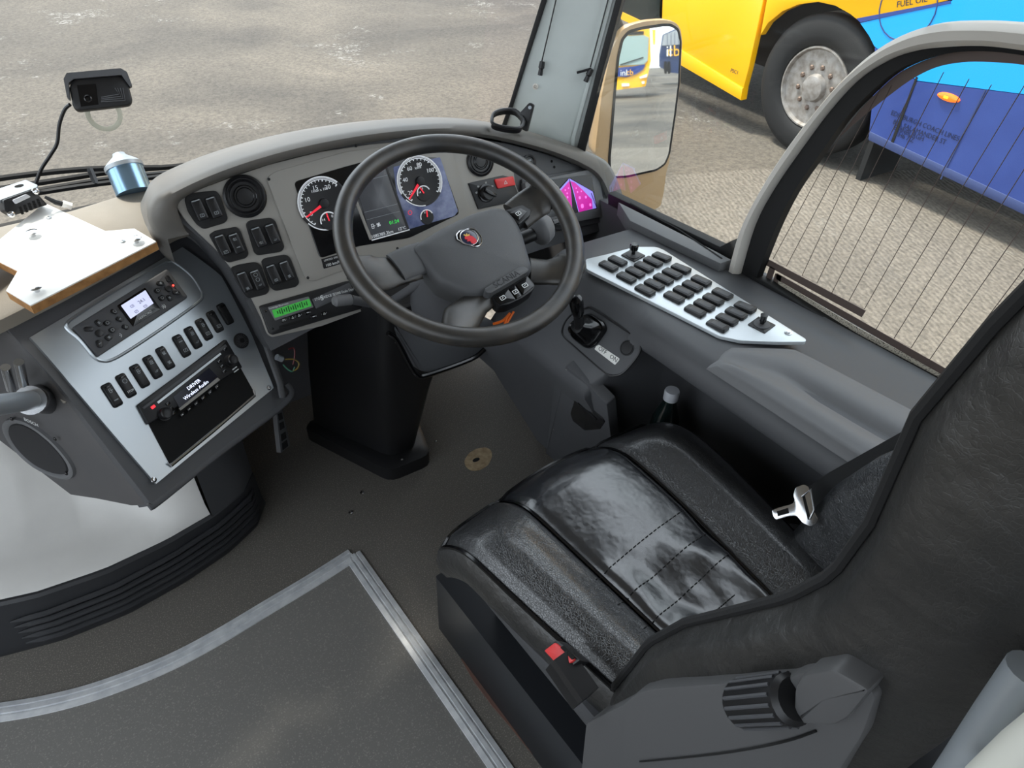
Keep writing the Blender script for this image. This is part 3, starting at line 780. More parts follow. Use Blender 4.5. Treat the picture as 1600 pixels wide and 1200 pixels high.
for p, k in ((c4(425, 560), 'box'), (c4(535, 528), 'tri'), (c4(615, 500), 'tri'), (c4(725, 466), 'line'), (c4(930, 478), 'tri'), (c4(800, 515), 'line')):
    a, b = DF.uv(*p, tg); kb = obj('key', slab(DF, rrect(a, b, .013, .0075, .002, an_t), .012, tg + .002, .0006), 'gloss_black', tac)
    icon(DF, a, b, k, .0026, 'print_white', kb, an_t, tg + .002)
piece('card_slot', DF, [c4(365, 635), c4(770, 520), c4(775, 545), c4(372, 668)], .012, tg + .0005, 'hole_black', tac)
piece('drive_cover', DF, [c4(780, 300), c4(1250, 90), c4(1300, 200), c4(830, 420)], .012, tg + .0008, 'dark_plastic', tac, .002, .0004)
a, b = DF.uv(*c4(1065, 238), tg + .001); text(DF, a, b, 'STONERIDGE SE5000 Exakt Duo\u00b2', .0078, 'print_white', tac, 'lettering', tg + .001, an_t, sx=.8)
a, b = DF.uv(*c4(905, 285), tg + .001); text(DF, a, b, 'S', .015, 'print_white', tac, 'lettering', tg + .001, an_t)
a, b = DF.uv(*c4(360, 385), tg + .0005); text(DF, a, b, 'Stoneridge Electronics', .0045, 'print_white', tac, 'lettering', tg + .0014, an_t)
for p in (c4(200, 450), c4(288, 665), c4(1285, 108)): screw(DF, *p, tac, 'gloss_black', .0025, tg)

# rear-view monitor showing the saloon
MS = Surf(DF.at(900, 310, .012), DF.n, DF.u)
mon = thing('monitor', 'small black monitor showing magenta passenger seats', 'monitor', MS.p)
def cm(x, y): return (840 + .1 * x, 240 + .1 * y)
piece('mounting_plate', MS, [cm(-250, 400), cm(990, 200), cm(1050, 230), cm(1190, 1000), cm(1150, 1040), cm(500, 1180), cm(-100, 1200)], -.012, -.004, 'dark_plastic', mon, .004, .001)
piece('housing', MS, [cm(-200, 455), cm(940, 220), cm(1075, 975), cm(560, 1075), cm(-60, 1200)], -.006, .010, 'mid_plastic', mon, .002, .0015)
SH = .0102
scr = piece('screen', MS, [cm(-60, 440), cm(840, 320), cm(935, 860), cm(640, 918), cm(40, 1020)], .009, SH, 'gloss_black', mon, .001)
mat('screen_magenta', (205, 30, 165), 0.4, emit=((205, 30, 160), 0.3))
mat('screen_pink', (250, 120, 220), 0.4, emit=((250, 110, 215), 0.45))
mat('screen_lilac', (150, 140, 240), 0.4, emit=((150, 140, 240), 0.35))
mat('screen_dark', (20, 12, 30), 0.4)
for q, m in (([(500, 390), (860, 590), (925, 850), (640, 915), (560, 640)], 'screen_lilac'), ([(490, 390), (310, 600), (330, 640), (300, 900), (545, 925), (530, 640)], 'screen_lilac'),
             ([(515, 430), (560, 560), (650, 915), (860, 860), (850, 720), (700, 560), (580, 450)], 'screen_magenta'), ([(495, 430), (360, 580), (330, 900), (545, 920), (520, 560)], 'screen_magenta'),
             ([(512, 430), (548, 560), (640, 916), (548, 932), (528, 640)], 'screen_dark')):
    piece('picture_area', MS, [cm(*p) for p in q], .0098, SH + .0004 + .0003 * (m != 'screen_lilac'), m, scr, 0, 0, 0)
geo = []
for i, (x, y, r_) in enumerate([(695, 820, 55), (655, 690, 38), (750, 680, 34), (820, 800, 40), (620, 600, 24), (600, 540, 18), (680, 590, 20), (465, 760, 36), (465, 680, 28), (430, 570, 22), (480, 540, 18), (460, 620, 22), (500, 850, 40)]):
    a, b = MS.uv(*cm(x, y), SH); k = r_ * .0001 * 1.25
    geo.append(slab(MS, rrect(a, b, k * 1.2, k * 1.5, k * .5), SH, SH + .0011))
obj('picture_seats', geo, 'screen_pink', scr, 0)
for q in ([(530, 395), (885, 600)], [(840, 620), (925, 850)], [(480, 400), (310, 590)]): obj('picture_rail', tube([MS.at(*cm(*p), SH + .0012) for p in q], .0009, 4), 'screen_dark', scr, 0)
for p in ((1015, 255), (1125, 1012)): screw(MS, *cm(*p), mon, 'chrome', .004, -.004)
# ------------------------------------------------------------------ left console with the silver fascia
CF = tilt_surf(on(45, 527, z=0.76), 55, 25, lambda u, v: -1.1 * max(0, v + .13) ** 2)
con = thing('centre_console', 'dark grey console pod with brushed silver fascia left of the steering wheel', 'console', (0.15, 1.25, 0.4))
Lb = [(4, 506), (24, 528), (90, 600), (160, 690), (238, 790)]
Rb = [(276, 344), (300, 368), (352, 415), (400, 505), (442, 596), (448, 626)]
obj('pod_body', patch(CF, Lb, Rb, 12, 22, -.004, .06), 'dark_plastic', con, 50)
# raised border: right strut, bottom lip, left cheek edge
def edge_tube(px, r, h, nm, m='dark_plastic', k=5): return obj(nm, tube(crom([CF.at(*p, h) for p in px], k), r, 8, flat=(CF.n, .7)), m, con)
obj('right_strut', loft([[CF.at(*(V(a).lerp(V(b), t)), h) for t, h in ((0, -.02), (.05, .012), (.3, .020), (.7, .020), (.95, .010), (1, -.03))] for a, b in
     zip(resamp([(262, 352), (300, 376), (358, 425), (405, 525), (432, 600), (436, 622)], 16), resamp([(262, 318), (300, 345), (372, 430), (422, 530), (444, 600), (446, 622)], 16))], False, False, False), 'mid_plastic', con, 60)
edge_tube([(447, 600), (448, 626), (340, 709), (246, 784), (236, 788)], .008, -.008, 'lower_lip')
fas = obj('silver_fascia', patch(CF, [(47, 527), (110, 600), (175, 676), (244, 756)], [(285, 386), (345, 430), (394, 524), (428, 606)], 14, 24, .004, .012), 'brushed_alu', con, 50)
for px, py in ((420, 606), (240, 750), (365, 446)): screw(CF, px, py, con, 'chrome', .0055, .004) if px != 365 else None
def k3(x, y): return (150 + .175 * x, 460 + .175 * y)
def k2(x, y): return (100 + .1375 * x, 410 + .1375 * y)
# moulded tray around the climate unit
rim = [k2(*p) for p in [(30, 700), (150, 600), (600, 310), (1100, 15), (1180, -10), (1260, 0), (1450, 150), (1555, 310), (1570, 370), (1530, 450), (1200, 690), (800, 960), (560, 1100), (440, 1120), (340, 1070), (180, 880), (40, 760)]]
obj('tray_rim', tube(crom([CF.at(*p, .0045) for p in rim], 4, True), .003, 6, True), 'brushed_alu', con)
# ten rocker switches
keys = [(176, 617), (198, 602), (219.5, 587), (239.6, 573), (259.4, 559), (285, 540), (303, 527), (320, 514), (337, 502), (353, 490)]
ax = V(CF.uv(*k3(87, 800), .006)) - V(CF.uv(*k3(212, 995), .006))
ka = math.atan2(ax.y, ax.x) - math.pi / 2; kl = ax.length
kw = (V(CF.uv(*k3(45, 840), .006)) - V(CF.uv(*k3(130, 790), .006))).length
ics = [(('door', .2), ('line', -.25)), (('ring', .2),), (('door', .2),), (('heat', .22), ('drop', -.22)), (('fan', .22), ('fan', -.25)), (('line', .2), ('box', -.25)), (('heat', .2), ('drop', -.25)), (('door', .2), ('box', -.25)), (('box', -.27),), ()]
for i, p in enumerate(keys):
    a, b = CF.uv(*p, .008)
    f = obj('switch_bezel', slab(CF, rrect(a, b, kw * 1.0, kl * 1.03, kw * .28, ka), .002, .0065, .001), 'rubber', con)
    rocker(CF, a, b, kw * .86, kl * .92, ka, f, 'rocker', .0105, icons=ics[i], tilt=.03)
    if i == 1:
        text(CF, a + math.sin(ka) * kl * .27, b - math.cos(ka) * kl * .27, 'STOP', .0055, 'print_white', f, 'lettering', .0102, ka)
# round sounder grille
a, b = CF.uv(*k3(1295, 415), .004)
gr = obj('sounder_grille', lathe(CF, a, b, [(.0165, .003), (.0165, .006), (.014, .0075), (.005, .0078), (.0045, .009), (.002, .009)], 28), 'black_plastic', con)
for i in range(20):
    t = i * math.pi / 10; u = V((math.cos(t), math.sin(t)))
    obj('grille_rib', tube([CF.P(a + u.x * .006, b + u.y * .006, .0082), CF.P(a + u.x * .0135, b + u.y * .0135, .0078)], .0006, 4), 'dark_plastic', gr, 0)
# storage pocket with bright lower edge
piece('pocket', CF, [(217, 632), (351, 530), (399, 616), (266, 725)], .003, .0065, 'hole_black', con, .004)
obj('pocket_edge', tube([CF.at(*p, .007) for p in ((262, 723), (267, 728), (332, 675), (398, 618), (396, 610))], .0032, 6), 'chrome', con)

# climate control unit
cl = thing('climate_control', 'long dark climate control panel with small white display above the switches', 'control panel', CF.at(205, 485))
cl_px = [(118, 725), (1165, 75), (1185, 80), (1410, 385), (1400, 405), (400, 1065), (380, 1060), (115, 745)]
piece('housing', CF, [k2(*p) for p in cl_px], .003, .012, 'dark_plastic', cl, .003, .003)
CLH = .0122
piece('display_panel', CF, [k2(*p) for p in [(605, 490), (920, 285), (1100, 530), (790, 730)]], .011, CLH + .001, 'gloss_black', cl, .002, .0004)
mat('lcd_white', (205, 210, 235), 0.35, emit=((205, 210, 240), 0.45))
dsp = piece('display', CF, [k2(*p) for p in [(648, 490), (925, 315), (1018, 465), (760, 640)]], .011, CLH + .0016, 'lcd_white', cl, .0008)
a_c = ang(CF, k2(400, 1065), k2(1400, 405))
a, b = CF.uv(*k2(880, 440), CLH); text(CF, a, b, '24.1', .009, mat('lcd_ink_grey', (110, 112, 130), .5), dsp, 'lettering', CLH + .0017, a_c)
for p in ((770, 500), (820, 560), (920, 500)):
    a, b = CF.uv(*k2(*p), CLH); icon(CF, a, b, 'box', .003, 'lcd_ink_grey', dsp, a_c, CLH + .0017)
a, b = CF.uv(*k2(922, 600), CLH); text(CF, a, b, 'HISPACOLD', .0058, 'print_white', cl, 'lettering', CLH + .0012, a_c)
for p, w, l, t, ic in [((280, 758), .0085, .0155, 1.0, None), ((390, 690), .0095, .0135, .0, 'fan'), ((487, 690), .0105, .0105, 0, 'ring'), ((400, 805), .013, .013, 0, None), ((545, 770), .0105, .0105, 0, 'ring'), ((505, 855), .0125, .0105, 0, 'fan'), ((402, 925), .0095, .015, -.5, 'line'),
                    ((570, 560), .0085, .012, .5, 'ring'), ((628, 645), .0085, .012, .5, 'drop'), ((697, 735), .0085, .012, .5, 'tri'),
                    ((1180, 185), .0085, .014, -.4, None), ((1092, 240), .0095, .014, .9, 'fan'), ((1060, 322), .0105, .0105, 0, 'ring'), ((1190, 300), .013, .013, 0, None), ((1110, 405), .0105, .0105, 0, 'ring'), ((1195, 405), .0085, .013, -.3, 'fan'), ((1275, 345), .0085, .014, .9, 'line')]:
    a, b = CF.uv(*k2(*p), CLH)
    kb = obj('key', slab(CF, rrect(a, b, w, l, min(w, l) * .48, a_c + t, 5), .011, CLH + .0028, .0014), 'black_plastic', cl)
    if ic: icon(CF, a, b, ic, .0026, 'print_dim', kb, a_c, CLH + .0029)
a, b = CF.uv(*k2(1240, 262), CLH); obj('indicator_lamp', lathe(CF, a, b, [(.0018, CLH), (.0015, CLH + .0015), (.0005, CLH + .002)], 8), mat('lamp_red', (255, 60, 50), .4, emit=((255, 60, 50), 3)), cl)
for p in ((640, 830), (1120, 505), (1140, 500)):
    a, b = CF.uv(*k2(*p), CLH); icon(CF, a, b, 'drop', .0042, 'print_white', cl, a_c + .9, CLH + .0002)

# radio
rad = thing('car_radio', 'black radio with two knobs and dot-matrix display reading DRIVER Wireless Audio', 'radio', CF.at(298, 604))
rq = [k3(375, 985), k3(1165, 400), k3(1310, 650), k3(470, 1160)]
piece('housing', CF, rq, .004, .0125, 'black_plastic', rad, .003, .002)
RH = .0127
piece('silver_bar', CF, [k3(545, 960), k3(1110, 520), k3(1120, 535), k3(560, 975)], .012, RH + .0012, 'plate_alu', rad)
piece('edge_bar', CF, [k3(415, 1010), k3(1155, 445), k3(1170, 465), k3(430, 1025)], .012, RH + .0006, 'dark_plastic', rad)
mat('radio_lcd', (14, 16, 34), 0.2)
rd = piece('display', CF, [k3(690, 915), k3(1010, 655), k3(1110, 760), k3(755, 1030)], .012, RH + .0008, 'radio_lcd', rad, .001)
piece('display_edge', CF, [k3(742, 1018), k3(1085, 742), k3(1110, 762), k3(757, 1036)], .012, RH + .0014, 'dash_grey', rad)
a_r = ang(CF, k3(740, 985), k3(1055, 745))
mat('lcd_glow', (225, 232, 255), 0.5, emit=((225, 232, 255), 0.9))
a, b = CF.uv(*k3(872, 805), RH); text(CF, a, b, 'DRIVER', .0098, 'lcd_glow', rd, 'lettering', RH + .0010, a_r)
a, b = CF.uv(*k3(893, 855), RH); text(CF, a, b, '\u25AFWireless Audio\u00bf'.replace('\u25AF', 'D').replace('D', '', 1).replace('\u00bf', ''), .0098, 'lcd_glow', rd, 'lettering', RH + .0010, a_r)
for c in ((610, 1065), (1200, 590)):
    a, b = CF.uv(*k3(*c), RH)
    k = obj('knob', lathe(CF, a, b, [(.0135, .012), (.0135, RH + .001), (.0115, RH + .001), (.011, RH + .012), (.0095, RH + .0135), (.008, RH + .0125), (.003, RH + .0125)], 24), 'black_plastic', rad)
for p in ((640, 975), (668, 1020), (690, 1060), (1100, 600), (1125, 645), (1145, 690), (1150, 490)):
    a, b = CF.uv(*k3(*p), RH); obj('key', slab(CF, rrect(a, b, .009, .006, .001, a_r), .012, RH + .0016, .0005), 'gloss_black', rad)
for i in range(6):
    p = (770 + i * 62, 1075 - i * 50); a, b = CF.uv(*k3(*p), RH)
    kb = obj('preset_key', slab(CF, rrect(a, b, .010, .006, .001, a_r), .011, RH + .0012, .0005), 'gloss_black', rad)
    icon(CF, a, b, 'line', .0018, 'print_white', kb, a_r, RH + .0013)
a, b = CF.uv(*k3(510, 1005), RH); obj('release_key', slab(CF, rrect(a, b, .008, .005, .001, a_r), .012, RH + .0015, .0005), mat('lamp_red2', (230, 40, 50), .4, emit=((230, 40, 50), 1.2)), rad)
a, b = CF.uv(*k3(1245, 670), RH)
for dx in (-.003, .003): obj('usb_port', slab(CF, rrect(a, b + dx, .012, .002, .0005, a_r), .011, RH + .001), 'print_white', rad, 0)

# ------------------------------------------------------------------ console cheek with loudspeaker
TLp, BLp = CF.at(24, 528, -.004), CF.at(232, 778, -.004)
_e = (BLp - TLp).normalized(); _d = V((-.50, .866, -.10)).normalized()
_n = _e.cross(_d); _n = _n if _n.x < 0 else -_n
CS = Surf(TLp.lerp(BLp, .5), _n)
cheek = [(24, 528), (90, 600), (160, 690), (238, 790), (205, 791), (150, 780), (110, 774), (0, 690), (-120, 610), (-120, 490), (0, 512)]
obj('cheek', slab(CS, CS.many(cheek), -.03, 0, .004), 'console_grey', con, 40)
spk = thing('loudspeaker', 'oval-looking round loudspeaker with dark mesh in the console cheek', 'loudspeaker', CS.at(63, 700))
def ks(x, y): return (.1833 * x, 540 + .1833 * y)
a, b = CS.uv(*ks(330, 870))
oc = [CS.at(*ks(*p)) for p in [(40, 620), (120, 600), (260, 650), (450, 790), (600, 960), (650, 1070), (620, 1130), (500, 1120), (330, 1040), (180, 930), (70, 780)]]
pts = [V(CS.uv(*ks(*p))) for p in [(40, 650), (120, 610), (260, 650), (450, 790), (600, 960), (650, 1070), (610, 1130), (480, 1110), (310, 1030), (160, 900), (60, 760)]]
cx = sum(p.x for p in pts) / len(pts); cy = sum(p.y for p in pts) / len(pts)
loop = crom([p.to_3d() for p in pts], 4, True); loop = [(p.x, p.y) for p in loop]
def sc(k): return [(cx + (x - cx) * k, cy + (y - cy) * k) for x, y in loop]
obj('surround', loft([[CS.P(x, y, h) for x, y in sc(k)] for k, h in ((1.0, 0), (.98, .006), (.92, .008), (.86, .006), (.82, .002))], True, False, True), 'mid_plastic', spk)
obj('mesh_grille', loft([[CS.P(x, y, h) for x, y in sc(k)] for k, h in ((.84, .002), (.80, .006), (.5, .009), (.1, .010))], True, False, True), mat('speaker_mesh', (46, 46, 48), .8, bump=(900, .6)), spk)
a, b = CS.uv(*ks(275, 648), .006); text(CS, a, b, 'BOSCH', .011, 'print_white', spk, 'lettering', .0085, ang(CS, ks(215, 625), ks(320, 675)))
for p in ((470, 795), (565, 1090), (100, 625)):
    screw(CS, *ks(*p), spk, 'gloss_black', .004, .007)

# ------------------------------------------------------------------ grab rail end on the console cheek
rl = thing('grab_rail', 'blue-grey steel rail ending in a chrome clamp with two studs', 'rail', CS.at(40, 625))
c0 = CS.at(*ks(300, 460), .03); tgt = CS.at(*ks(60, 520), .11)
dirv = (CS.at(*ks(-10, 505), .135) - c0).normalized()
obj('pipe', tube([c0 + dirv * .02, c0 + dirv * .3], .0165, 20), 'steel_pole', rl)
obj('clamp', [tube([c0 - dirv * .002, c0 + dirv * .022], .021, 20), tube([c0 + dirv * .022, c0 + dirv * .026], .025, 20)], 'chrome', rl)
obj('mount', tube([c0 - dirv * .06, c0 - dirv * .03, c0 - dirv * .002], [.03, .026, .022], 14), 'dark_plastic', rl)
for p in ((160, 140), (45, 185)):
    e = CS.at(*ks(*p), .045); s0 = CS.at(*ks(p[0] + 50, 370), .035)
    obj('stud', tube([s0, e], .0078, 14), 'chrome', rl)
a = CS.at(*ks(230, 480), .058)
# chip of worn plastic
a, b = CS.uv(*ks(545, 475)); obj('paint_chip', slab(CS, [(a + x * .006, b + y * .004) for x, y in ((-1, .6), (-.3, -1), (.9, -.4), (1, .5), (0, .2))], 0, .0015), 'dash_grey', con, 0)

# ------------------------------------------------------------------ plinth below: white moulded panel and black ribbed skirting
SKY = 1.29
base_px = [(-260, 1068), (-120, 1052), (0, 1027), (100, 1000), (200, 960), (290, 910), (360, 862), (402, 822), (414, 790)]
bp_ = [FZ.uv(*p) for p in base_px]; bp_ = resamp(bp_, 30)
def top_edge(t):      # skirting height along its run
    return .185 - .05 * t
def nrm2(P, i):
    a = P[max(i - 1, 0)]; b = P[min(i + 1, len(P) - 1)]; t = (b - a).normalized(); return V((t.y, -t.x))
pl = thing('step_plinth', 'white moulded plinth with black ribbed skirting under the console', 'plinth', (0, 1.3, 0))
def skirt_ring(i):
    n2 = nrm2(bp_, i); t = i / 29; zt = top_edge(t); p = bp_[i]
    out = []
    for off, z in ((0.0, 0), (0.004, .012), (0.0, .03), (-.006, zt - .006), (-.012, zt), (-.06, zt)):
        out.append(V((p.x + n2.x * off, p.y + n2.y * off, z)))
    return out
obj('skirting', loft([skirt_ring(i) for i in range(30)], False, False, False), 'skirt_black', pl, 40)
for k in range(5):
    P = []
    for i in range(11, 29):
        n2 = nrm2(bp_, i); p = bp_[i]; z = .022 + k * .021 + .004
        P.append(V((p.x + n2.x * .001, p.y + n2.y * .001, z)))
    rr = [.0015] + [.007] * 16 + [.002]
    obj('skirting_rib', tube(P, rr, 8), 'skirt_black', pl)
# white moulding: rises from the skirting to the console underside, hollow at the door side
rows = []
for i in range(0, 25):
    n2 = nrm2(bp_, i); t = i / 29; zt = top_edge(t); p = bp_[i]
    hol = max(0, min(1, (0.10 - p.x) / .10))            # hollow left of the rib
    hol = hol * hol * (3 - 2 * hol)
    row = []
    up = 1 - .8 * max(0, min(1, (i - 17) / 7))
    for s_, z in ((0, zt - .004), (.012, zt + .006), (.05 + .03 * hol, zt + .03 - .01 * hol), (.07 + .11 * hol, zt + .10 - .05 * hol), (.09 + .15 * hol, zt + .20 - .06 * hol), (.13 + .15 * hol, zt + .28)):
        row.append(V((p.x - n2.x * (s_ * up + .014), p.y - n2.y * (s_ * up + .014), z)))
    rows.append(row)
obj('white_moulding', loft(rows, False, False, False), 'white_plinth', pl, 60)
rows = []
for i in range(24, 30):
    n2 = nrm2(bp_, i); t = i / 29; zt = top_edge(t); p = bp_[i]
    rows.append([V((p.x - n2.x * s_, p.y - n2.y * s_, z)) for s_, z in ((.008, zt - .004), (.010, zt + .08), (.012, zt + .2), (.014, zt + .40))])
e = bp_[29]
for dy in (.12, .3): rows.append([V((e.x + .012 * (dy > .2), e.y + dy, z)) for z in (0, .25, .35, .55)])
obj('end_panel', loft(rows, False, False, False), 'dark_plastic', pl, 40)
# upright air vent on the end panel
VS = Surf(CF.at(436, 640, -.03), (.72, -.69, 0))
ven = [(432, 644), (442, 640), (454, 696), (439, 708)]
vv = piece('side_vent', VS, ven, -.006, .004, 'dark_plastic', pl, .002, .001)
for t0 in (.06, .30, .58, .80):
    q = []
    for (a_, b_) in ((.22, t0), (.78, t0), (.78, t0 + .17), (.22, t0 + .17)):
        l_ = V(ven[0]).lerp(V(ven[3]), b_); r_ = V(ven[1]).lerp(V(ven[2]), b_); q.append(tuple(l_.lerp(r_, a_)))
    piece('vent_slot', VS, q, .002, .0048, 'hole_black', vv)
# ------------------------------------------------------------------ dash top left of the binnacle
DT = Surf((0, 1.4, 0.80), (0, -.10, 1), (1, 0, 0))
dt = thing('dash_shelf', 'light textured shelf top of the dash behind the console', 'dash top', (0, 1.45, .75))
shelf_px = [(-160, 398), (0, 352), (112, 327), (180, 306), (246, 284), (300, 300), (300, 350), (272, 358), (190, 402), (90, 455), (10, 495), (-160, 575)]
_sh = DT.many(shelf_px)
_sh = [(-1.15, _sh[0][1])] + _sh + [(-1.15, _sh[-1][1])]
obj('shelf_top', slab(DT, fillet(_sh, .01), -.025, 0, .008), 'shelf_grey', dt)

# ------------------------------------------------------------------ driver-side console
sc_ = thing('side_console', 'long grey console ledge under the driver window', 'console', (1.05, .4, 0))
LZ = Surf((1.0, .5, .752), (-.03, 0, 1), (1, 0, 0))
prof_a = [(1.205, 0), (1.205, .738), (.97, .752), (.925, .752), (.895, .735), (.872, .70), (.80, .595), (.795, .575), (.80, .555), (.86, .45), (1.03, 0)]
prof_b = [(1.205, 0), (1.205, .735), (.97, .752), (.90, .752), (.878, .742), (.868, .715), (.868, .705), (.869, .700), (.872, .695), (1.02, .690), (1.03, 0)]
ys = [1.14, 1.04, .99, .9, .8, .77, .75, .73, .71, .69, .66, .62, .58, .5, .3, .1, -.2, -.6]
def profat(y):
    t = max(0, min(1, (.755 - y) / .068)); t = t * t * (3 - 2 * t)
    f = 1 - max(0, y - .99) * 1.5
    return [V((a[0] + (b[0] - a[0]) * t, y, (a[1] + (b[1] - a[1]) * t) * f)) for a, b in zip(prof_a, prof_b)]
obj('console_body', loft([profat(y) for y in ys]), 'dark_plastic', sc_, 50)
# lid of the arm rest, with a long hollow
lid = [(1103, 572), (1128, 548), (1238, 549), (1262, 560), (1430, 648), (1560, 716), (1560, 850), (1330, 722), (1200, 632)]
LE = resamp([LZ.uv(*p) for p in ((1104, 574), (1200, 636), (1330, 722), (1560, 862))], 30)
RE = resamp([LZ.uv(*p) for p in ((1128, 549), (1238, 549), (1262, 560), (1430, 648), (1560, 716))], 30)
rows = []
for j in range(30):
    row = []
    for i in range(25):
        t = i / 24; p = LE[j].lerp(RE[j], t); e = min(1, j / 3)
        h = .010 + .010 * math.exp(-((t - .20) / .13) ** 2) * e - .012 * math.exp(-((t - .50) / .075) ** 2) * max(0, min(1, (j - 4) / 8)) + .006 * math.exp(-((t - .72) / .14) ** 2) * e
        if i in (0, 24) or j == 0: h = -.004
        row.append(LZ.P(p.x, p.y, h))
    rows.append(row)
obj('armrest_lid', loft(rows, False, False, False), 'mid_plastic', sc_, 60)
# trim seam along the ledge
obj('ledge_seam', tube([LZ.at(*p, .0045) for p in ((985, 318), (1060, 358), (1128, 404))], .002, 4), 'seal_black', sc_)
obj('sill_cover', slab(LZ, LZ.many([(966, 318), (1010, 340), (1120, 396), (1142, 408), (1125, 414), (1040, 374), (984, 347)]), -.03, .004, .002), 'mid_plastic', sc_)
# silver switch plate
def kp(x, y): return (860 + .275 * x, 340 + .275 * y)
plate_px = [(200, 235), (330, 205), (480, 165), (600, 165), (640, 180), (1200, 530), (1455, 690), (1450, 705), (1300, 706), (1080, 698), (960, 672), (820, 600), (560, 470), (205, 292)]
PZ = Surf((1.0, .6, .760), (-.05, .0, 1), (1, 0, 0))
plt = piece('switch_plate', PZ, [kp(*p) for p in plate_px], -.004, .003, 'plate_alu', sc_, .006, .0012)
cells = [(330, 275), (382, 245), (432, 340), (482, 310), (532, 280), (583, 250), (632, 222), (538, 412), (590, 380), (642, 348), (692, 317), (742, 288), (703, 452), (756, 420), (807, 388), (857, 358), (823, 530), (875, 497), (926, 464), (978, 432), (950, 612), (1003, 577), (1056, 543), (1107, 508)]
e1 = V(PZ.uv(*kp(650, 425))) - V(PZ.uv(*kp(755, 480)))      # long axis of a key
e2 = V(PZ.uv(*kp(703, 452))) - V(PZ.uv(*kp(756, 420)))
kl2 = e1.length * .92; kw2 = e2.length * .74; ka2 = math.atan2(e1.y, e1.x) - math.pi / 2
for i, c in enumerate(cells):
    a, b = PZ.uv(*kp(*c), .006)
    rk = obj('rocker_switch', slab(PZ, rrect(a, b, kw2, kl2, kw2 * .24, ka2), .002, .0095, .0025, -.10 if i in (6, 11, 20, 21, 23) else -.03), 'black_plastic', plt)
    obj('key_face', slab(PZ, rrect(a + math.sin(ka2) * .002, b - math.cos(ka2) * .002, kw2 * .66, kl2 * .66, kw2 * .15, ka2), .008, .0103, .0008, -.05), 'dark_plastic', rk)
for c, hk in (((470, 215), 1), ((1200, 610), 0)):
    a, b = PZ.uv(*kp(*c), .004)
    q = obj('joystick_plate', slab(PZ, rrect(a, b, .036, .036, .001, ka2), .002, .0055, .0008), 'black_plastic', plt)
    obj('joystick_ring', lathe(PZ, a, b, [(.015, .005), (.015, .007), (.012, .008), (.006, .008)], 24), 'dark_plastic', q)
    obj('joystick_knob', lathe(PZ, a, b, [(.004, .007), (.004, .012 + .006 * hk), (.009 - .003 * (1 - hk), .013 + .006 * hk), (.0095 - .003 * (1 - hk), .024 + .004 * hk), (.007, .027 + .004 * hk), (.002, .027 + .004 * hk)], 18), 'gloss_black', q)
a, b = PZ.uv(*kp(1352, 655), .003)
obj('plate_bolt', lathe(PZ, a, b, [(.007, .003), (.007, .0045), (.004, .005), (.004, .007), (.002, .007)], 14), 'chrome', plt)
# park-brake lever panel on the sloping flank
LP = Surf((.835, .8, .647), (-.82, 0, .57), (0, -1, 0))
def kl(x, y): return (860 + .1916 * x, 470 + .1916 * y)
lpx = [(100, 230), (130, 160), (190, 100), (290, 60), (350, 70), (640, 260), (720, 330), (735, 400), (690, 480), (600, 580), (530, 610), (450, 590), (250, 420), (110, 290)]
lp = piece('lever_panel', LP, [kl(*p) for p in lpx], -.01, .005, 'dark_plastic', sc_, .008, .0015)
obj('panel_rim', tube(crom([LP.at(*kl(*p), .004) for p in lpx], 3, True), .0022, 6, True), 'black_plastic', sc_)
a, b = LP.uv(*kl(626, 385), .005)
obj('blank_cap', lathe(LP, a, b, [(.0155, .004), (.0155, .0065), (.0135, .0065), (.013, .0055), (.0125, .007), (.003, .0075)], 28), 'black_plastic', lp)
stk = piece('label_strip', LP, [kl(*p) for p in [(372, 370), (395, 358), (562, 470), (560, 485), (525, 522), (360, 395)]], .0045, .006, 'white_paint', lp)
an_l = ang(LP, kl(372, 385), kl(535, 500))
for w_, p in (('OFF', (425, 405)), ('ON', (515, 470))):
    a, b = LP.uv(*kl(*p), .006); text(LP, a, b, w_, .0125, 'gloss_black', stk, 'lettering', .0061, an_l)
lev = thing('brake_lever', 'black hand brake lever standing in a square gaiter', 'lever', LP.at(*kl(300, 240), .005))
gt = V(LP.uv(*kl(305, 235), .006))
bq = [V(p) for p in LP.many([kl(*p) for p in [(145, 230), (200, 160), (330, 100), (440, 170), (470, 230), (380, 360), (310, 400), (190, 310)]], .006)]
bq = [V(p) for p in fillet([tuple(p) for p in bq], .012, 3)]
ctr_ = sum(bq, V((0, 0))) / len(bq)
obj('gaiter', loft([[LP.P(*(ctr_ + (p - ctr_) * k), h) for p in bq] for k, h in ((1, .005), (1, .013), (.92, .017), (.84, .014), (.62, .022), (.5, .034), (.34, .046))]), 'gloss_black', lev)
tip = LP.at(*kl(210, 5), .10); root = LP.P(ctr_.x, ctr_.y, .035)
obj('shaft', tube([root, root.lerp(tip, .5), root.lerp(tip, .75)], [.011, .0095, .009], 14), 'black_plastic', lev)
obj('grip', tube([root.lerp(tip, .5), root.lerp(tip, .6), root.lerp(tip, .95), root.lerp(tip, 1.08), root.lerp(tip, 1.12)], [.010, .0125, .014, .012, .006], 16), 'gloss_black', lev)
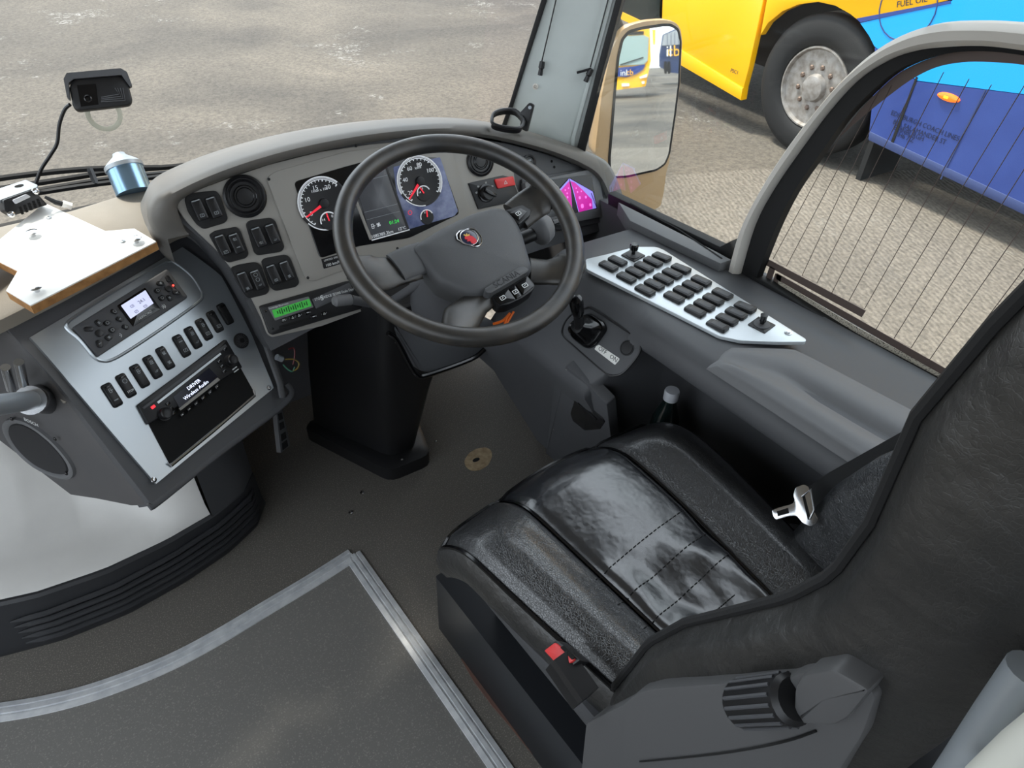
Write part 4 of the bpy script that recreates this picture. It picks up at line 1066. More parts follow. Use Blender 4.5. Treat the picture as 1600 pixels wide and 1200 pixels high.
# lower side panel with its catch
LW = Surf((.86, .75, .45), (-.935, -.02, -.35), (0, -1, 0))
lo_px = [(884, 572), (915, 598), (948, 632), (955, 690), (900, 730), (851, 720), (855, 690), (866, 600)]
lw = piece('lower_panel', LW, lo_px, -.02, .004, 'dark_plastic', sc_, .004, .002)
piece('panel_catch', LW, [kl(*p) for p in [(200, 795), (225, 800), (420, 960), (440, 990), (400, 1050), (280, 1060), (180, 980), (160, 920)]], .003, .007, 'black_plastic', lw, .004, .002)
obj('catch_ridge', tube([LW.at(*kl(230, 830), .008), LW.at(*kl(380, 965), .008)], .003, 6), 'gloss_black', lw)
for p in ((132, 560), (28, 1048)): screw(LW, *kl(*p), lw, 'dash_grey', .0025, .003)
# drinks bottle in the gap
BZ = Surf((0, 0, .3455), (0, 0, 1), (1, 0, 0))
bx, by = .955, .655
bt = thing('drinks_bottle', 'clear dark drinks bottle with pale grey cap between seat and console', 'bottle', (bx, by, .3455))
obj('bottle_body', lathe(BZ, bx, by, [(.028, 0), (.031, .006), (.031, .13), (.029, .15), (.018, .185), (.013, .198), (.013, .21)], 24), 'clear_dark', bt)
obj('cap', lathe(BZ, bx, by, [(.0155, .206), (.0158, .225), (.0145, .229), (.004, .2295)], 24), 'cap_grey', bt)
obj('bottle_shelf', box((.90, .30, .325), (1.02, .69, .345)), 'hole_black', sc_, 0)

# ------------------------------------------------------------------ steering wheel
W = tilt_surf((.645, .957, .886), 26.7, -11.3)
sw = thing('steering_wheel', 'worn black leather steering wheel with four spokes and crest badge', 'steering wheel', (.645, 1.05, .80))
RR = .2125
obj('rim', tube([W.P(RR * math.cos(i * math.pi / 48), RR * math.sin(i * math.pi / 48)) for i in range(96)], .0172, 16, True), 'wheel_leather', sw, 60)
def kw_(x, y): return (500 + .275 * x, 190 + .275 * y)
def spoke(px, hs, ws, ths, m='wheel_leather', name='spoke'):
    C = crom([W.at(*kw_(*p), h) for p, h in zip(px, hs)], 5)
    n = len(C); rings = []
    def lerpl(l, t):
        x = t * (len(l) - 1); i = min(int(x), len(l) - 2); return l[i] + (l[i + 1] - l[i]) * (x - i)
    for i, c in enumerate(C):
        a = C[max(i - 1, 0)]; b = C[min(i + 1, n - 1)]; t = (b - a).normalized(); s_ = t.cross(W.n).normalized()
        w = lerpl(ws, i / (n - 1)); th = lerpl(ths, i / (n - 1))
        rings.append([c + s_ * w * math.cos(k * math.pi / 8) + W.n * th * math.sin(k * math.pi / 8) for k in range(16)])
    return obj(name, loft(rings), m, sw, 60)
# left, bottom, lower right, upper right
spoke([(160, 828), (300, 862), (420, 850), (520, 810)], (-.004, -.014, -.024, -.03), (.022, .038, .031, .036), (.013, .012, .011, .012))
spoke([(765, 1200), (805, 1120), (880, 1040), (930, 980)], (-.004, -.014, -.026, -.03), (.022, .034, .026, .032), (.013, .012, .011, .012))
spoke([(1475, 790), (1390, 838), (1290, 855), (1190, 850)], (-.004, -.014, -.026, -.03), (.020, .034, .027, .03), (.013, .012, .011, .012))
spoke([(1350, 420), (1275, 430), (1200, 470), (1110, 540)], (-.002, -.010, -.022, -.03), (.020, .038, .035, .034), (.014, .014, .012, .012))
spoke([(430, 830), (520, 790), (600, 770)], (-.018, -.020, -.024), (.030, .032, .034), (.010, .010, .012), 'pad_plastic', 'spoke_cover')
pad_px = [(518, 722), (600, 665), (700, 606), (860, 528), (1000, 492), (1060, 505), (1110, 560), (1150, 640), (1172, 720), (1205, 830), (1195, 860), (1100, 910), (985, 965), (930, 985), (850, 990), (740, 945), (668, 918), (600, 830)]
po = [V(p) for p in fillet(W.many([kw_(*p) for p in pad_px], -.014), .012, 3)]
pcn = V(W.uv(*kw_(870, 740), -.005))
obj('hub_pad', loft([[W.P(*(pcn + (p - pcn) * k), h) for p in po] for k, h in ((.97, -.06), (1, -.03), (1, -.017), (.97, -.009), (.9, -.004), (.75, .000), (.5, .003), (.2, .0045), (.02, .0048))]), 'pad_plastic', sw, 50)
# badge
def kb(x, y): return (640 + .1375 * x, 330 + .1375 * y)
BH = .0035
ba, bb = W.uv(*kb(672, 305), BH)
mat('badge_navy', (28, 40, 66), 0.3, coat=.5); mat('badge_red', (214, 52, 62), 0.4); mat('badge_gold', (222, 178, 88), 0.4)
bo = W.many([kb(*p) for p in [(520, 265), (560, 225), (630, 215), (680, 192), (750, 205), (790, 250), (825, 300), (828, 370), (790, 410), (740, 420), (690, 400), (610, 385), (560, 345), (525, 330)]], BH)
bd = obj('badge', slab(W, fillet(bo, .004), BH - .003, BH + .0015, .0008), 'gloss_black', sw)
obj('badge_rim', tube([W.P(ba + (p[0] - ba) * .93, bb + (p[1] - bb) * .93, BH + .0018) for p in fillet(bo, .004)], .0011, 6, True), 'chrome', bd)
obj('badge_field', lathe(W, ba, bb, [(.0158, BH + .0012), (.0158, BH + .002), (.015, BH + .0024), (.003, BH + .0025)], 28), 'badge_navy', bd)
obj('badge_ring', tube([W.P(ba + .0165 * math.cos(t * .2618), bb + .0165 * math.sin(t * .2618), BH + .002) for t in range(24)], .001, 6, True), 'chrome', bd)
def bpix(l, h0, h1): return slab(W, W.many([kb(*p) for p in l], BH + .0025), BH + h0, BH + h1)
obj('crest_head', [bpix([(625, 300), (640, 270), (680, 275), (720, 290), (755, 320), (765, 350), (740, 375), (700, 360), (690, 340), (650, 345), (660, 325), (630, 320)], .0024, .0034)], 'badge_red', bd, 0)
obj('crest_crown', [bpix([(610, 270), (625, 262), (632, 278), (648, 250), (658, 272), (680, 258), (680, 280), (640, 290)], .0024, .0036)], 'badge_gold', bd, 0)
# raised name bar under the pad centre
nb = piece('name_bar', W, [kb(*p) for p in [(850, 880), (1230, 640), (1300, 625), (1360, 660), (1340, 690), (920, 935), (860, 920)]], -.03, .0005, 'pad_plastic', sw, .004, .0015, hp=0)
a, b = W.uv(*kb(1092, 795), -.0055); text(W, a, b, 'SCANIA', .0165, 'black_plastic', nb, 'lettering', .0007, ang(W, kb(990, 850), kb(1200, 735)))
# switch pods on the wheel
pod = piece('switch_pod', W, [kb(*p) for p in [(935, 955), (1335, 725), (1430, 840), (1400, 900), (1280, 985), (1120, 1060), (1020, 1070), (975, 1030)]], -.04, -.014, 'black_plastic', sw, .005, .002)
for q, nm in (([(955, 970), (1120, 880), (1205, 1000), (1030, 1055), (985, 1020)], 'key'), ([(1130, 872), (1195, 835), (1275, 960), (1215, 995)], 'key'), ([(1205, 828), (1335, 745), (1415, 850), (1290, 950)], 'key')):
    o = piece(nm, W, [kb(*p) for p in q], -.015, -.0115, 'gloss_black', pod, .002, .001)
    cx_ = sum(p[0] for p in q) / len(q); cy_ = sum(p[1] for p in q) / len(q)
    a, b = W.uv(*kb(cx_, cy_), -.0115); icon(W, a, b, 'box', .005, 'print_white', o, ang(W, kb(990, 850), kb(1200, 735)), -.0114)
pod2 = piece('switch_pod', W, [kw_(*p) for p in [(1045, 505), (1150, 470), (1200, 500), (1195, 530), (1130, 585), (1105, 560)]], -.04, -.010, 'black_plastic', sw, .003, .002)
o = piece('key', W, [kw_(*p) for p in [(1075, 520), (1140, 490), (1180, 510), (1130, 560)]], -.011, -.0075, 'gloss_black', pod2, .002, .001)
a, b = W.uv(*kw_(1127, 522), -.0075); icon(W, a, b, 'box', .005, 'print_white', o, .4, -.0074)

# ------------------------------------------------------------------ steering column, stalks and pedestal
col_ = thing('steering_column', 'black steering column shroud and floor pedestal behind the wheel', 'steering column', (.62, 1.35, 0))
ax_ = -W.n
def colring(c, w, d_, z=None, n=20):
    return [c + W.u * w * math.cos(t * 2 * math.pi / n) + W.v * d_ * math.sin(t * 2 * math.pi / n) for t in range(n)]
c0 = W.P(0, 0, -.05)
obj('upper_cowl', loft([colring(c0, .055, .05), colring(c0 + ax_ * .04, .075, .07), colring(c0 + ax_ * .12, .08, .075), colring(c0 + ax_ * .20, .07, .07)]), 'dark_plastic', col_, 50)
def sq(pts, z): return [V((x, y, z)) for x, y in fillet(pts, .03, 3)]
ped = [([(.465, 1.55), (.585, 1.245), (.715, 1.235), (.80, 1.52)], 0.0), ([(.465, 1.55), (.585, 1.245), (.715, 1.235), (.80, 1.52)], .045), ([(.475, 1.55), (.595, 1.265), (.70, 1.255), (.79, 1.52)], .055)]
obj('pedestal_foot', loft([sq(p, z) for p, z in ped]), 'black_plastic', col_, 40)
ped = [([(.49, 1.55), (.61, 1.285), (.69, 1.275), (.77, 1.52)], .05), ([(.49, 1.50), (.585, 1.225), (.715, 1.215), (.80, 1.48)], .30), ([(.49, 1.44), (.56, 1.165), (.74, 1.155), (.82, 1.42)], .50), ([(.50, 1.40), (.555, 1.11), (.745, 1.10), (.82, 1.38)], .66)]
obj('pedestal_shroud', loft([sq(p, z) for p, z in ped]), 'black_plastic', col_, 40)
pl1 = Surf((.65, 1.13, .56), (0, -.97, .2), (1, 0, 0))
vpx = [(606, 520), (620, 532), (640, 570), (652, 586), (668, 586), (735, 562), (757, 546)]
obj('cowl_edge', tube(crom([pl1.at(*p, .015) for p in vpx], 4), .006, 8), 'gloss_black', col_)
obj('cowl_front', slab(pl1, fillet(pl1.many([(600, 490), (770, 500), (762, 545), (735, 560), (668, 580), (652, 578), (630, 540)]), .01), -.06, .012, .006), 'dark_plastic', col_)
screw(pl1, 619, 534, col_, 'chrome', .004, .014)
FZ5 = Surf((0, 0, .05), (0, 0, 1), (1, 0, 0))
for px, py in ((628, 718), (681, 690)): screw(FZ5, px, py, col_, 'chrome', .004, .004)
# stalks
st1 = thing('indicator_stalk', 'grey indicator stalk over the tachograph', 'stalk', DF.at(540, 470, .05))
p0 = DF.at(520, 471, .075); p1 = DF.at(548, 468, .07); p2 = DF.at(600, 478, .05); p3 = W.P(-.06, -.02, -.09)
obj('arm', tube([p1, p2, p3], [.010, .009, .009], 12), 'dark_plastic', st1)
obj('end_cap', tube([p0, p0.lerp(p1, .15), p1], [.007, .0115, .0115], 14), 'mid_plastic', st1)
st2 = thing('retarder_stalk', 'black retarder stalk with rounded grey end right of the wheel hub', 'stalk', W.P(.1, .02, -.07))
def kr(x, y): return (700 + .2 * x, 150 + .2 * y)
q0 = W.P(.06, .01, -.10); q1 = W.at(*kr(665, 1080), -.090); q2 = W.at(*kr(735, 1040), -.088); q3 = W.at(*kr(815, 1015), -.085)
obj('arm', tube([q0, q1], [.014, .014], 14), 'black_plastic', st2)
obj('handle', tube(crom([q1, q1.lerp(q2, .4), q2, q3], 4), [.015, .018, .022, .026, .029, .031, .032, .0325, .032, .030, .027, .022, .012], 18), 'mid_plastic', st2, 60)
dd = (q3 - q2).normalized()
obj('push_button', tube([q3 + W.n * .010 - dd * .002, q3 + W.n * .010 + dd * .012], [.008, .0065], 12), 'gloss_black', st2)
# ignition key tag: orange cord
KS = [W.at(*kw_(*p), -.09) for p in ((985, 1150), (1040, 1130), (1080, 1090), (1060, 1120), (1045, 1190), (1065, 1250))]
kc = thing('lanyard', 'bright orange lanyard dangling from the ignition behind the wheel', 'lanyard', KS[-1])
obj('cord', tube(crom(KS, 5), .0028, 6), 'orange_cable', kc)
obj('strand', tube([W.at(*kw_(*p), -.09) for p in ((1060, 1150), (1100, 1080))], .0022, 6), 'orange_cable', kc)

# ------------------------------------------------------------------ exterior mirror
MC = on(1005, 160, x=1.58)
rd_ = ray(985, 138).normalized(); out_ = V((.03, -1, -.04)).normalized()
MN = (out_ - rd_).normalized()
MR = Surf(MC, MN)
mr = thing('door_mirror', 'tan exterior mirror with large glass outside the quarter window', 'mirror', MR.P(0, -.25, 0))
def km(x, y): return (740 + .25 * x, .25 * y)
gl = [(935, 250), (975, 205), (1050, 185), (1180, 165), (1230, 165), (1270, 190), (1285, 260), (1275, 520), (1250, 720), (1215, 960), (1190, 1020), (1140, 1055), (960, 1095), (880, 1100), (858, 1075), (855, 990), (890, 560), (910, 360)]
hs = [(925, 190), (990, 155), (1080, 132), (1190, 125), (1265, 140), (1295, 180), (1305, 260), (1292, 520), (1262, 740), (1230, 950), (1225, 1010), (1205, 1075), (1190, 1200), (1170, 1290), (1050, 1350), (900, 1270), (830, 1000), (760, 970), (765, 900), (800, 600), (860, 320)]
m_mirror = mat('mirror_silver', (235, 238, 238), 0.015, 1.0)
hsu = MR.many([km(*p) for p in hs]); hsf = fillet(hsu, .01, 2)
cxm = sum(p[0] for p in hsf) / len(hsf); cym = sum(p[1] for p in hsf) / len(hsf)
obj('housing', loft([[MR.P(cxm + (x - cxm) * k, cym + (y - cym) * k, h) for x, y in hsf] for k, h in ((1.0, -.001), (1.01, -.02), (.97, -.07), (.8, -.11), (.4, -.13))]), 'tan_paint', mr, 50)
obj('glass_seal', slab(MR, inset(fillet(MR.many([km(*p) for p in gl]), .006, 2), -.007), -.002, .0015, .0008), 'seal_black', mr)
obj('mirror_glass', slab(MR, fillet(MR.many([km(*p) for p in gl]), .006, 2), 0, .0024), m_mirror, mr, 0)
obj('mirror_arm', tube([MR.P(cxm - .02, cym + .08, -.06), V((1.36, 1.62, 1.35)), V((1.22, 1.62, 1.55))], .03, 10), 'seal_black', mr)

# ------------------------------------------------------------------ neighbouring bus
BA = on(1157, 155, z=-.35); BB = on(1600, 333, z=-.35)
bdir = (BB - BA); bdir.z = 0; bdir.normalize()
BS = Surf(BA, V((0, 0, 1)).cross(bdir) * -1 if V((0, 0, 1)).cross(bdir).x > 0 else V((0, 0, 1)).cross(bdir), bdir)
bus = thing('parked_bus', 'yellow and blue bus parked alongside with one wheel showing', 'bus', on(1300, 246, z=GZ))
mat('bus_yellow', (252, 184, 8), 0.3, coat=.5); mat('bus_sky', (20, 158, 240), 0.3, coat=.5); mat('bus_navy', (40, 62, 128), 0.35, coat=.4, vary=(3, (48, 72, 140)))
mat('bus_under', (34, 33, 33), .8)
piece('front_panel', BS, [(1037, -60), (1034, 30), (1045, 92), (1065, 101), (1157, 155), (1170, 105), (1193, 0), (1205, -60)], -.06, 0, 'bus_yellow', bus, 0, .006)
piece('panel_lip', BS, [(1060, 76), (1160, 138), (1157, 157), (1063, 102)], -.06, .012, 'bus_yellow', bus, 0, .006)
piece('door_glass', BS, [(945, -60), (950, 8), (1000, 32), (1030, 42), (1033, -60)], -.05, -.01, 'clear_dark', bus)
piece('door_sill', BS, [(940, 4), (1000, 32), (1035, 50), (1040, 62), (1000, 44), (940, 16)], -.05, .0, 'bus_yellow', bus)
piece('arch_panel', BS, [(1206, -60), (1198, 0), (1188, 55), (1200, 36), (1222, 18), (1248, 7), (1278, 3), (1305, 9), (1328, 22), (1343, 34), (1480, 1), (1560, -60)], -.06, 0, 'bus_yellow', bus, 0, .004)
piece('sky_panel', BS, [(1344, 36), (1358, 56), (1366, 72), (1433, 126), (1600, 147), (1800, 172), (1800, -90), (1560, -60), (1484, 4)], -.06, 0, 'bus_sky', bus)
piece('waist_line', BS, [(1338, 29), (1484, 1), (1486, 5), (1344, 35)], -.02, .003, 'bus_navy', bus, 0, 0, 0)
piece('rear_panel', BS, [(1367, 74), (1432, 127), (1600, 148), (1800, 174), (1800, 425), (1600, 333), (1392, 233), (1357, 218), (1364, 150)], -.06, 0, 'bus_navy', bus)
piece('panel_gap', BS, [(1431, 120), (1434, 121), (1394, 228), (1390, 226)], -.02, .004, 'seal_black', bus, 0, 0, 0)
piece('lower_skirt', BS, [(1358, 205), (1393, 222), (1600, 318), (1800, 408), (1800, 432), (1600, 336), (1357, 219)], -.05, .006, mat('bus_navy_low', (52, 66, 110), .5), bus, 0, .004)
for p, q in (((1540, 140), (1470, 280)), ((1345, 33), (1346, 34))):
    if p[0] > 1400: obj('panel_seam', tube([BS.at(*p, .001), BS.at(*q, .001)], .006, 5), 'bus_navy_low', bus)
a, b = BS.uv(1483, 152)
obj('marker_lamp', slab(BS, [(a + .075 * math.cos(t * .393), b + .024 * math.sin(t * .393)) for t in range(16)], 0, .02, .012), mat('lamp_amber', (250, 110, 30), .3, emit=((250, 100, 20), .7)), bus)
obj('lamp_bulb', slab(BS, rrect(a - .01, b, .03, .014, .004), .018, .022), mat('bulb_yellow', (255, 205, 40), .3, emit=((255, 205, 40), .8)), bus)
mat('dark_print', (22, 30, 62), .6)
an_b = ang(BS, (1407, 190), (1480, 219))
for i, (t_, px, py) in enumerate((('EDINBURGH COACH LINES', 1444, 196), ('81A SALAMANDER ST', 1436, 206), ('EDINBURGH', 1420, 208), ('EH6 7JZ', 1414, 214))):
    a, b = BS.uv(px, py); text(BS, a, b - i * .0, t_, .045, 'dark_print', bus, 'lettering', .003, an_b, sx=.9)
a, b = BS.uv(1148, 112); text(BS, a, b, 'PSC1', .04, 'dark_print', bus, 'lettering', .003)
a, b = BS.uv(1425, 3); text(BS, a, b, 'FUEL OIL', .05, 'dark_print', bus, 'lettering', .003, ang(BS, (1400, 6), (1450, -4)))
a, b = BS.uv(1418, 12); obj('filler_flap', tube([BS.P(a + .19 * math.cos(t * .2618), b + .19 * math.sin(t * .2618), .002) for t in range(24)], .004, 5, True), 'bus_navy_low', bus)
# upper body so the bus goes on above the window
u0, v0 = BS.uv(940, 0); u1 = BS.uv(1800, 300)[0]; ul = min(u0, u1) - 1.0; ur = max(u0, u1) + 4
def bsbox(ua, ub, va, vb, ha, hb): return loft([[BS.P(u, v, h) for u, v in ((ua, va), (ub, va), (ub, vb), (ua, vb))] for h in (ha, hb)])
obj('chassis', bsbox(ul, ur, .18, 1.2, -2.4, -.35), 'bus_under', bus, 0)
obj('upper_body', bsbox(ul, ur, 1.45, 3.0, -2.4, -.02), 'bus_yellow', bus, 0)
obj('side_windows', bsbox(ul + .2, ur - .2, 1.7, 2.6, -.1, 0.0), 'clear_dark', bus, 0)
# wheel
wa, wb = BS.uv(1270, 139, -.04)
wr = .50
# keep the tyre on the ground
wb = GZ - BS.p.z + wr
tyre = lathe(BS, wa, wb, [(.30, -.28), (.47, -.29), (wr, -.26), (wr, -.07), (.485, -.045), (.44, -.025), (.36, -.025), (.30, -.035), (.288, -.05), (.288, -.15)], 48, False, False)
wh = obj('wheel', lathe(BS, wa, wb, [(.292, -.06), (.285, -.035), (.275, -.035), (.262, -.06), (.255, -.12), (.225, -.135), (.20, -.125), (.18, -.09), (.11, -.085), (.10, -.06), (.085, -.02), (.05, -.012), (.01, -.012)], 40), mat('rim_steel', (158, 154, 150), .5, .4, vary=(20, (120, 112, 104))), bus)
obj('tyre', tyre, 'rubber', wh, 60)
for i in range(10):
    t = i * math.pi / 5 + .2
    obj('wheel_nut', lathe(BS, wa + .147 * math.cos(t), wb + .147 * math.sin(t), [(.020, -.09), (.020, -.055), (.012, -.045), (.004, -.045)], 6), mat('nut_rust', (112, 96, 86), .6, .5), wh, 0)
for i in range(10):
    t = i * math.pi / 5 + .52
    obj('rim_hole', lathe(BS, wa + .215 * math.cos(t), wb + .215 * math.sin(t), [(.026, -.13), (.026, -.124), (.004, -.123)], 12), 'hole_black', wh, 0)
obj('mud_flap', bsbox(wa + .56, wa + .60, -.28, .25, -.5, -.06), 'rubber', bus, 0)
# ------------------------------------------------------------------ driver's seat
from mathutils import noise
seat = thing('driver_seat', 'worn black leather driver seat with bolstered cushion on a steel box', 'seat', (.65, .4, 0))
def sm(t): t = max(0, min(1, t)); return t * t * (3 - 2 * t)
def sedge(t):
    """left and right cushion edges and y at parameter t (0 front .. 1 back)"""
    xl = .386 + .05 * sm(t * 1.0); xr = .893 - .075 * sm((t - .15) / .85)
    return xl, xr
YF, YB = .662, .06
S1, S2 = .262, .712
def ctop(s, t):
    xl, xr = sedge(t); x = xl + (xr - xl) * s
    bow = .022 * (1 - (2 * s - 1) ** 2)
    y = YF + bow - .02 - (YF + bow - .02 - YB) * t
    z = .580
    # bolsters
    z += .020 * sm((S1 - s) / .16) * (1 - .5 * sm((.10 - s) / .10)) * sm((t + .05) / .3)
    z += .022 * sm((s - S2) / .16) * (1 - .5 * sm((s - .90) / .10)) * sm((t + .05) / .3)
    for sg in (S1, S2): z -= .010 * math.exp(-((s - sg) / .016) ** 2)
    if S1 < s < S2:
        k = (s - S1) / (S2 - S1); z += .010 * math.sin(math.pi * k) * (1 - 1.6 * sm((t - .2) / .5))
        # sagged, rippled leather towards the back
        a = sm((t - .3) / .25)
        z += a * .011 * noise.noise(V((x * 11, y * 9, 3.1))) + a * .005 * noise.noise(V((x * 26, y * 17, 8)))
    z -= .020 * sm((.05 - s) / .05) ** 2 + .020 * sm((s - .95) / .05) ** 2
    z -= .055 * (1 - min(1, t / .17)) ** 2.2
    return V((x, y, z))
NT = 44
def panel(s0, s1, ns, name, m):
    rows = [[ctop(s0 + (s1 - s0) * i / ns, j / NT) for i in range(ns + 1)] for j in range(NT + 1)]
    return obj(name, loft(rows, False, False, False), m, seat, 80)
panel(0, S1, 22, 'cushion_bolster', 'leather')
panel(S1, S2, 34, 'cushion_centre', 'leather_smooth')
panel(S2, 1, 22, 'cushion_bolster', 'leather')
# cushion border: front and sides
rim_ = [ctop(0, 1 - j / NT) for j in range(NT + 1)] + [ctop(i / 40, 0) for i in range(1, 40)] + [ctop(1, j / NT) for j in range(NT + 1)]
def drop(p, d, o):
    c = V((.64, .36, p.z)); q = (p - c); q.z = 0; q.normalize()
    return V((p.x + q.x * o, p.y + q.y * o, p.z - d))
rows = [[drop(p, d, o) for p in rim_] for d, o in ((0, 0), (.012, .010), (.04, .014), (.07, .008), (.085, -.004))]
obj('cushion_border', loft(rows, False, False, False), 'leather_dull', seat, 60)
obj('piping', tube([p + V((0, 0, .001)) for p in rim_], .0042, 6), 'gloss_black', seat)
for sg in (S1, S2): obj('seam_piping', tube([ctop(sg, j / NT) + V((0, 0, .004)) for j in range(NT + 1)], .0028, 6), 'gloss_black', seat)
def drape(px, py):
    p = on(px, py, z=.575); t = (YF - .005 - p.y) / (YF - .005 - YB); xl, xr = sedge(t); s = (p.x - xl) / (xr - xl); return s, t
for A_, B_ in (((931, 910), (1071, 800)), ((964, 951), (1106, 836)), ((1005, 987), (1140, 871)), ((1080, 987), (1150, 932))):
    a = drape(*A_); b = drape(*B_); geo = []
    for k in range(22):
        u0, u1 = k / 22, (k + .6) / 22
        geo.append(tube([ctop(a[0] + (b[0] - a[0]) * u, a[1] + (b[1] - a[1]) * u) + V((0, 0, .0008)) for u in (u0, u1)], .0009, 4))
    obj('stitching', geo, 'rubber', seat, 0)
# plastic under-cover, suspension and steel box
def ring_box(x0, x1, y0, y1, z, r=.04): return [V((x, y, z)) for x, y in fillet([(x0, y0), (x1, y0), (x1, y1), (x0, y1)], r, 4)]
obj('under_cover', loft([ring_box(.402, .86, .08, .640, .50), ring_box(.404, .86, .06, .632, .47), ring_box(.412, .855, .05, .620, .43), ring_box(.450, .84, .05, .59, .37), ring_box(.50, .83, .05, .56, .31)]), 'dark_plastic', seat, 40)
obj('suspension', loft([ring_box(.49, .81, .08, .62, .33), ring_box(.50, .80, .08, .66, .20)]), 'rubber', seat)
obj('steel_box', loft([[V((x, y, z)) for x, y in fillet([(.449, -.1), (.85, -.1), (.85, .785), (.449, .785)], .004, 2)] for z in (0, .2, .203)]), mat('box_black', (34, 36, 40), .35, .2), seat, 30)
obj('rust_strip', slab(FZ, FZ.many([(720, 1030), (727, 1034), (750, 1068), (775, 1098), (805, 1135), (850, 1190), (842, 1192), (800, 1140), (770, 1105), (740, 1065)]), 0, .004), mat('rust_brown', (104, 76, 66), .85, vary=(40, (86, 66, 58))), floor, 0)

# backrest
ZT = [(.56, .27), (.60, .262), (.66, .250), (.73, .237), (.82, .202), (.90, .158), (.97, .120), (1.03, .098), (1.10, .093), (1.20, .100), (1.28, .088), (1.36, .070), (1.45, .045), (1.52, .02)]
def ye(z):
    for i in range(len(ZT) - 1):
        if ZT[i][0] <= z <= ZT[i + 1][0]:
            t = (z - ZT[i][0]) / (ZT[i + 1][0] - ZT[i][0]); return ZT[i][1] + (ZT[i + 1][1] - ZT[i][1]) * t
    return ZT[-1][1]
zs = [.56 + .96 * i / 48 for i in range(49)]
def section(z):
    e = ye(z); yc = min(e - .03, .115 - (z - .6) * .10); yb = -.012 - .03 * sm((z - .7) / .5)
    tp = 1 - .25 * sm((z - 1.35) / .2)
    F_ = [(.425, e), (.445, e - .006), (.475, e - .030), (.515, yc + .018), (.56, yc + .004), (.65, yc), (.74, yc + .004), (.785, yc + .018), (.810, e - .012), (.828, e + .012), (.840, e + .014)]
    B_ = [(.847, e - .02), (.850, (e + yb) / 2), (.847, yb + .03), (.82, yb), (.65, yb - .012), (.45, yb), (.405, yb + .02), (.388, yb * .4 + e * .6 - .03), (.392, e - .028), (.405, e - .012)]
    fix = lambda p: V((.65 + (p[0] - .65) * tp, p[1], z))
    return [fix(p) for p in F_], [fix(p) for p in B_]
secs = [section(z) for z in zs]
nF = len(secs[0][0]); nB = len(secs[0][1])
def wr(p, k):
    n = noise.noise(V((p.x * 14, p.y * 22, p.z * 11))) * .006 + noise.noise(V((p.x * 40, p.y * 60, p.z * 34))) * .002
    return p + V((-.7, .3, 0)) * n * k
obj('backrest_front', loft([[wr(p, .4) for p in crom(F_ + [B_[0]], 3)] for F_, B_ in secs], False, False, False), 'leather', seat, 80)
obj('backrest_shell', loft([[wr(p, 1.0 if 0 < i < 30 else .0) for i, p in enumerate(crom([F_[-1]] + B_ + [F_[0]], 3))] for F_, B_ in secs], False, False, False), 'leather_dull', seat, 80)
obj('backrest_top', loft([[p for p in crom(secs[-1][0] + secs[-1][1], 3)], [V((.65 + (p.x - .65) * .9, p.y * .8, p.z + .02)) for p in crom(secs[-1][0] + secs[-1][1], 3)]]), 'leather_dull', seat, 80)
obj('backrest_piping', tube([V((F_[0].x - .002, F_[0].y + .002, F_[0].z)) for F_, B_ in secs], .0055, 8), 'rubber', seat)
obj('backrest_piping', tube([V((B_[6].x - .002, B_[6].y - .012, B_[6].z)) for F_, B_ in secs[25:]], .0055, 8), 'rubber', seat)

# recliner cover with adjuster knob
RS = Surf((.372, .15, .8), (-1, 0, .02), (0, 1, 0))
rc = [(978, 1098), (992, 1084), (1020, 1076), (1232, 1060), (1246, 1052), (1300, 1045), (1362, 1080), (1368, 1092), (1348, 1150), (1325, 1185), (1290, 1240), (1250, 1320), (960, 1320), (905, 1230), (915, 1130)]
obj('recliner_cover', slab(RS, fillet(RS.many(rc), .010), -.05, 0, .003), 'seat_plastic', seat)
obj('cover_handle', slab(RS, fillet(RS.many([(1238, 1132), (1240, 1075), (1252, 1056), (1302, 1046), (1360, 1080), (1324, 1124), (1300, 1136)], .012), .006), -.02, .012, .004), 'seat_plastic', seat)
obj('cover_seam', tube(crom([RS.at(*p, .001) for p in ((1000, 1190), (1120, 1178), (1220, 1160), (1275, 1142))], 4), .0012, 4), 'seal_black', seat)
kc0 = RS.at(1150, 1100, .006); kc1 = RS.at(1243, 1092, .006)
kn_ = obj('adjuster_knob', tube([kc0, kc0.lerp(kc1, .06), kc0.lerp(kc1, .12), kc0.lerp(kc1, .94), kc1], [.014, .018, .021, .021, .017], 20), 'black_plastic', seat)
dk = (kc1 - kc0).normalized(); uu = dk.cross(V((0, 0, 1))).normalized(); ww = dk.cross(uu)
for i in range(16):
    t = i * math.pi / 8; d_ = uu * math.cos(t) * .021 + ww * math.sin(t) * .021
    obj('knob_rib', tube([kc0.lerp(kc1, .15) + d_, kc0.lerp(kc1, .9) + d_], .0018, 5), 'dark_plastic', kn_)
# buckle on the near side
bk = thing('belt_buckle', 'red seat belt buckle in a black stalk at the cushion side', 'buckle', on(915, 1088, x=.40))
b0 = on(872, 1030, x=.366); b1 = on(915, 1092, x=.366); bdv = (b1 - b0).normalized(); side = bdv.cross(V((1, 0, 0))).normalized()
def bx_(c0, c1, hw, hd): 
    return loft([[c + side * a * hw + V((1, 0, 0)) * b * hd for a, b in ((-1, -1), (-.6, -1.25), (.6, -1.25), (1, -1), (1, 1), (-1, 1))] for c in (c0, c1)])
obj('housing', bx_(b0, b1, .024, .014), 'black_plastic', bk, 20)
BK = Surf(b0 - bdv * .012, (-.72, .25, .66))
bkp = [(852, 1017), (869, 1004), (900, 1031), (879, 1046)]
obj('housing_collar', slab(BK, fillet(inset(BK.many(bkp), -.003), .003), -.02, -.001, .001), 'black_plastic', bk)
obj('release_button', slab(BK, fillet(BK.many(bkp), .003), -.012, .003, .0015), 'red_plastic', bk)
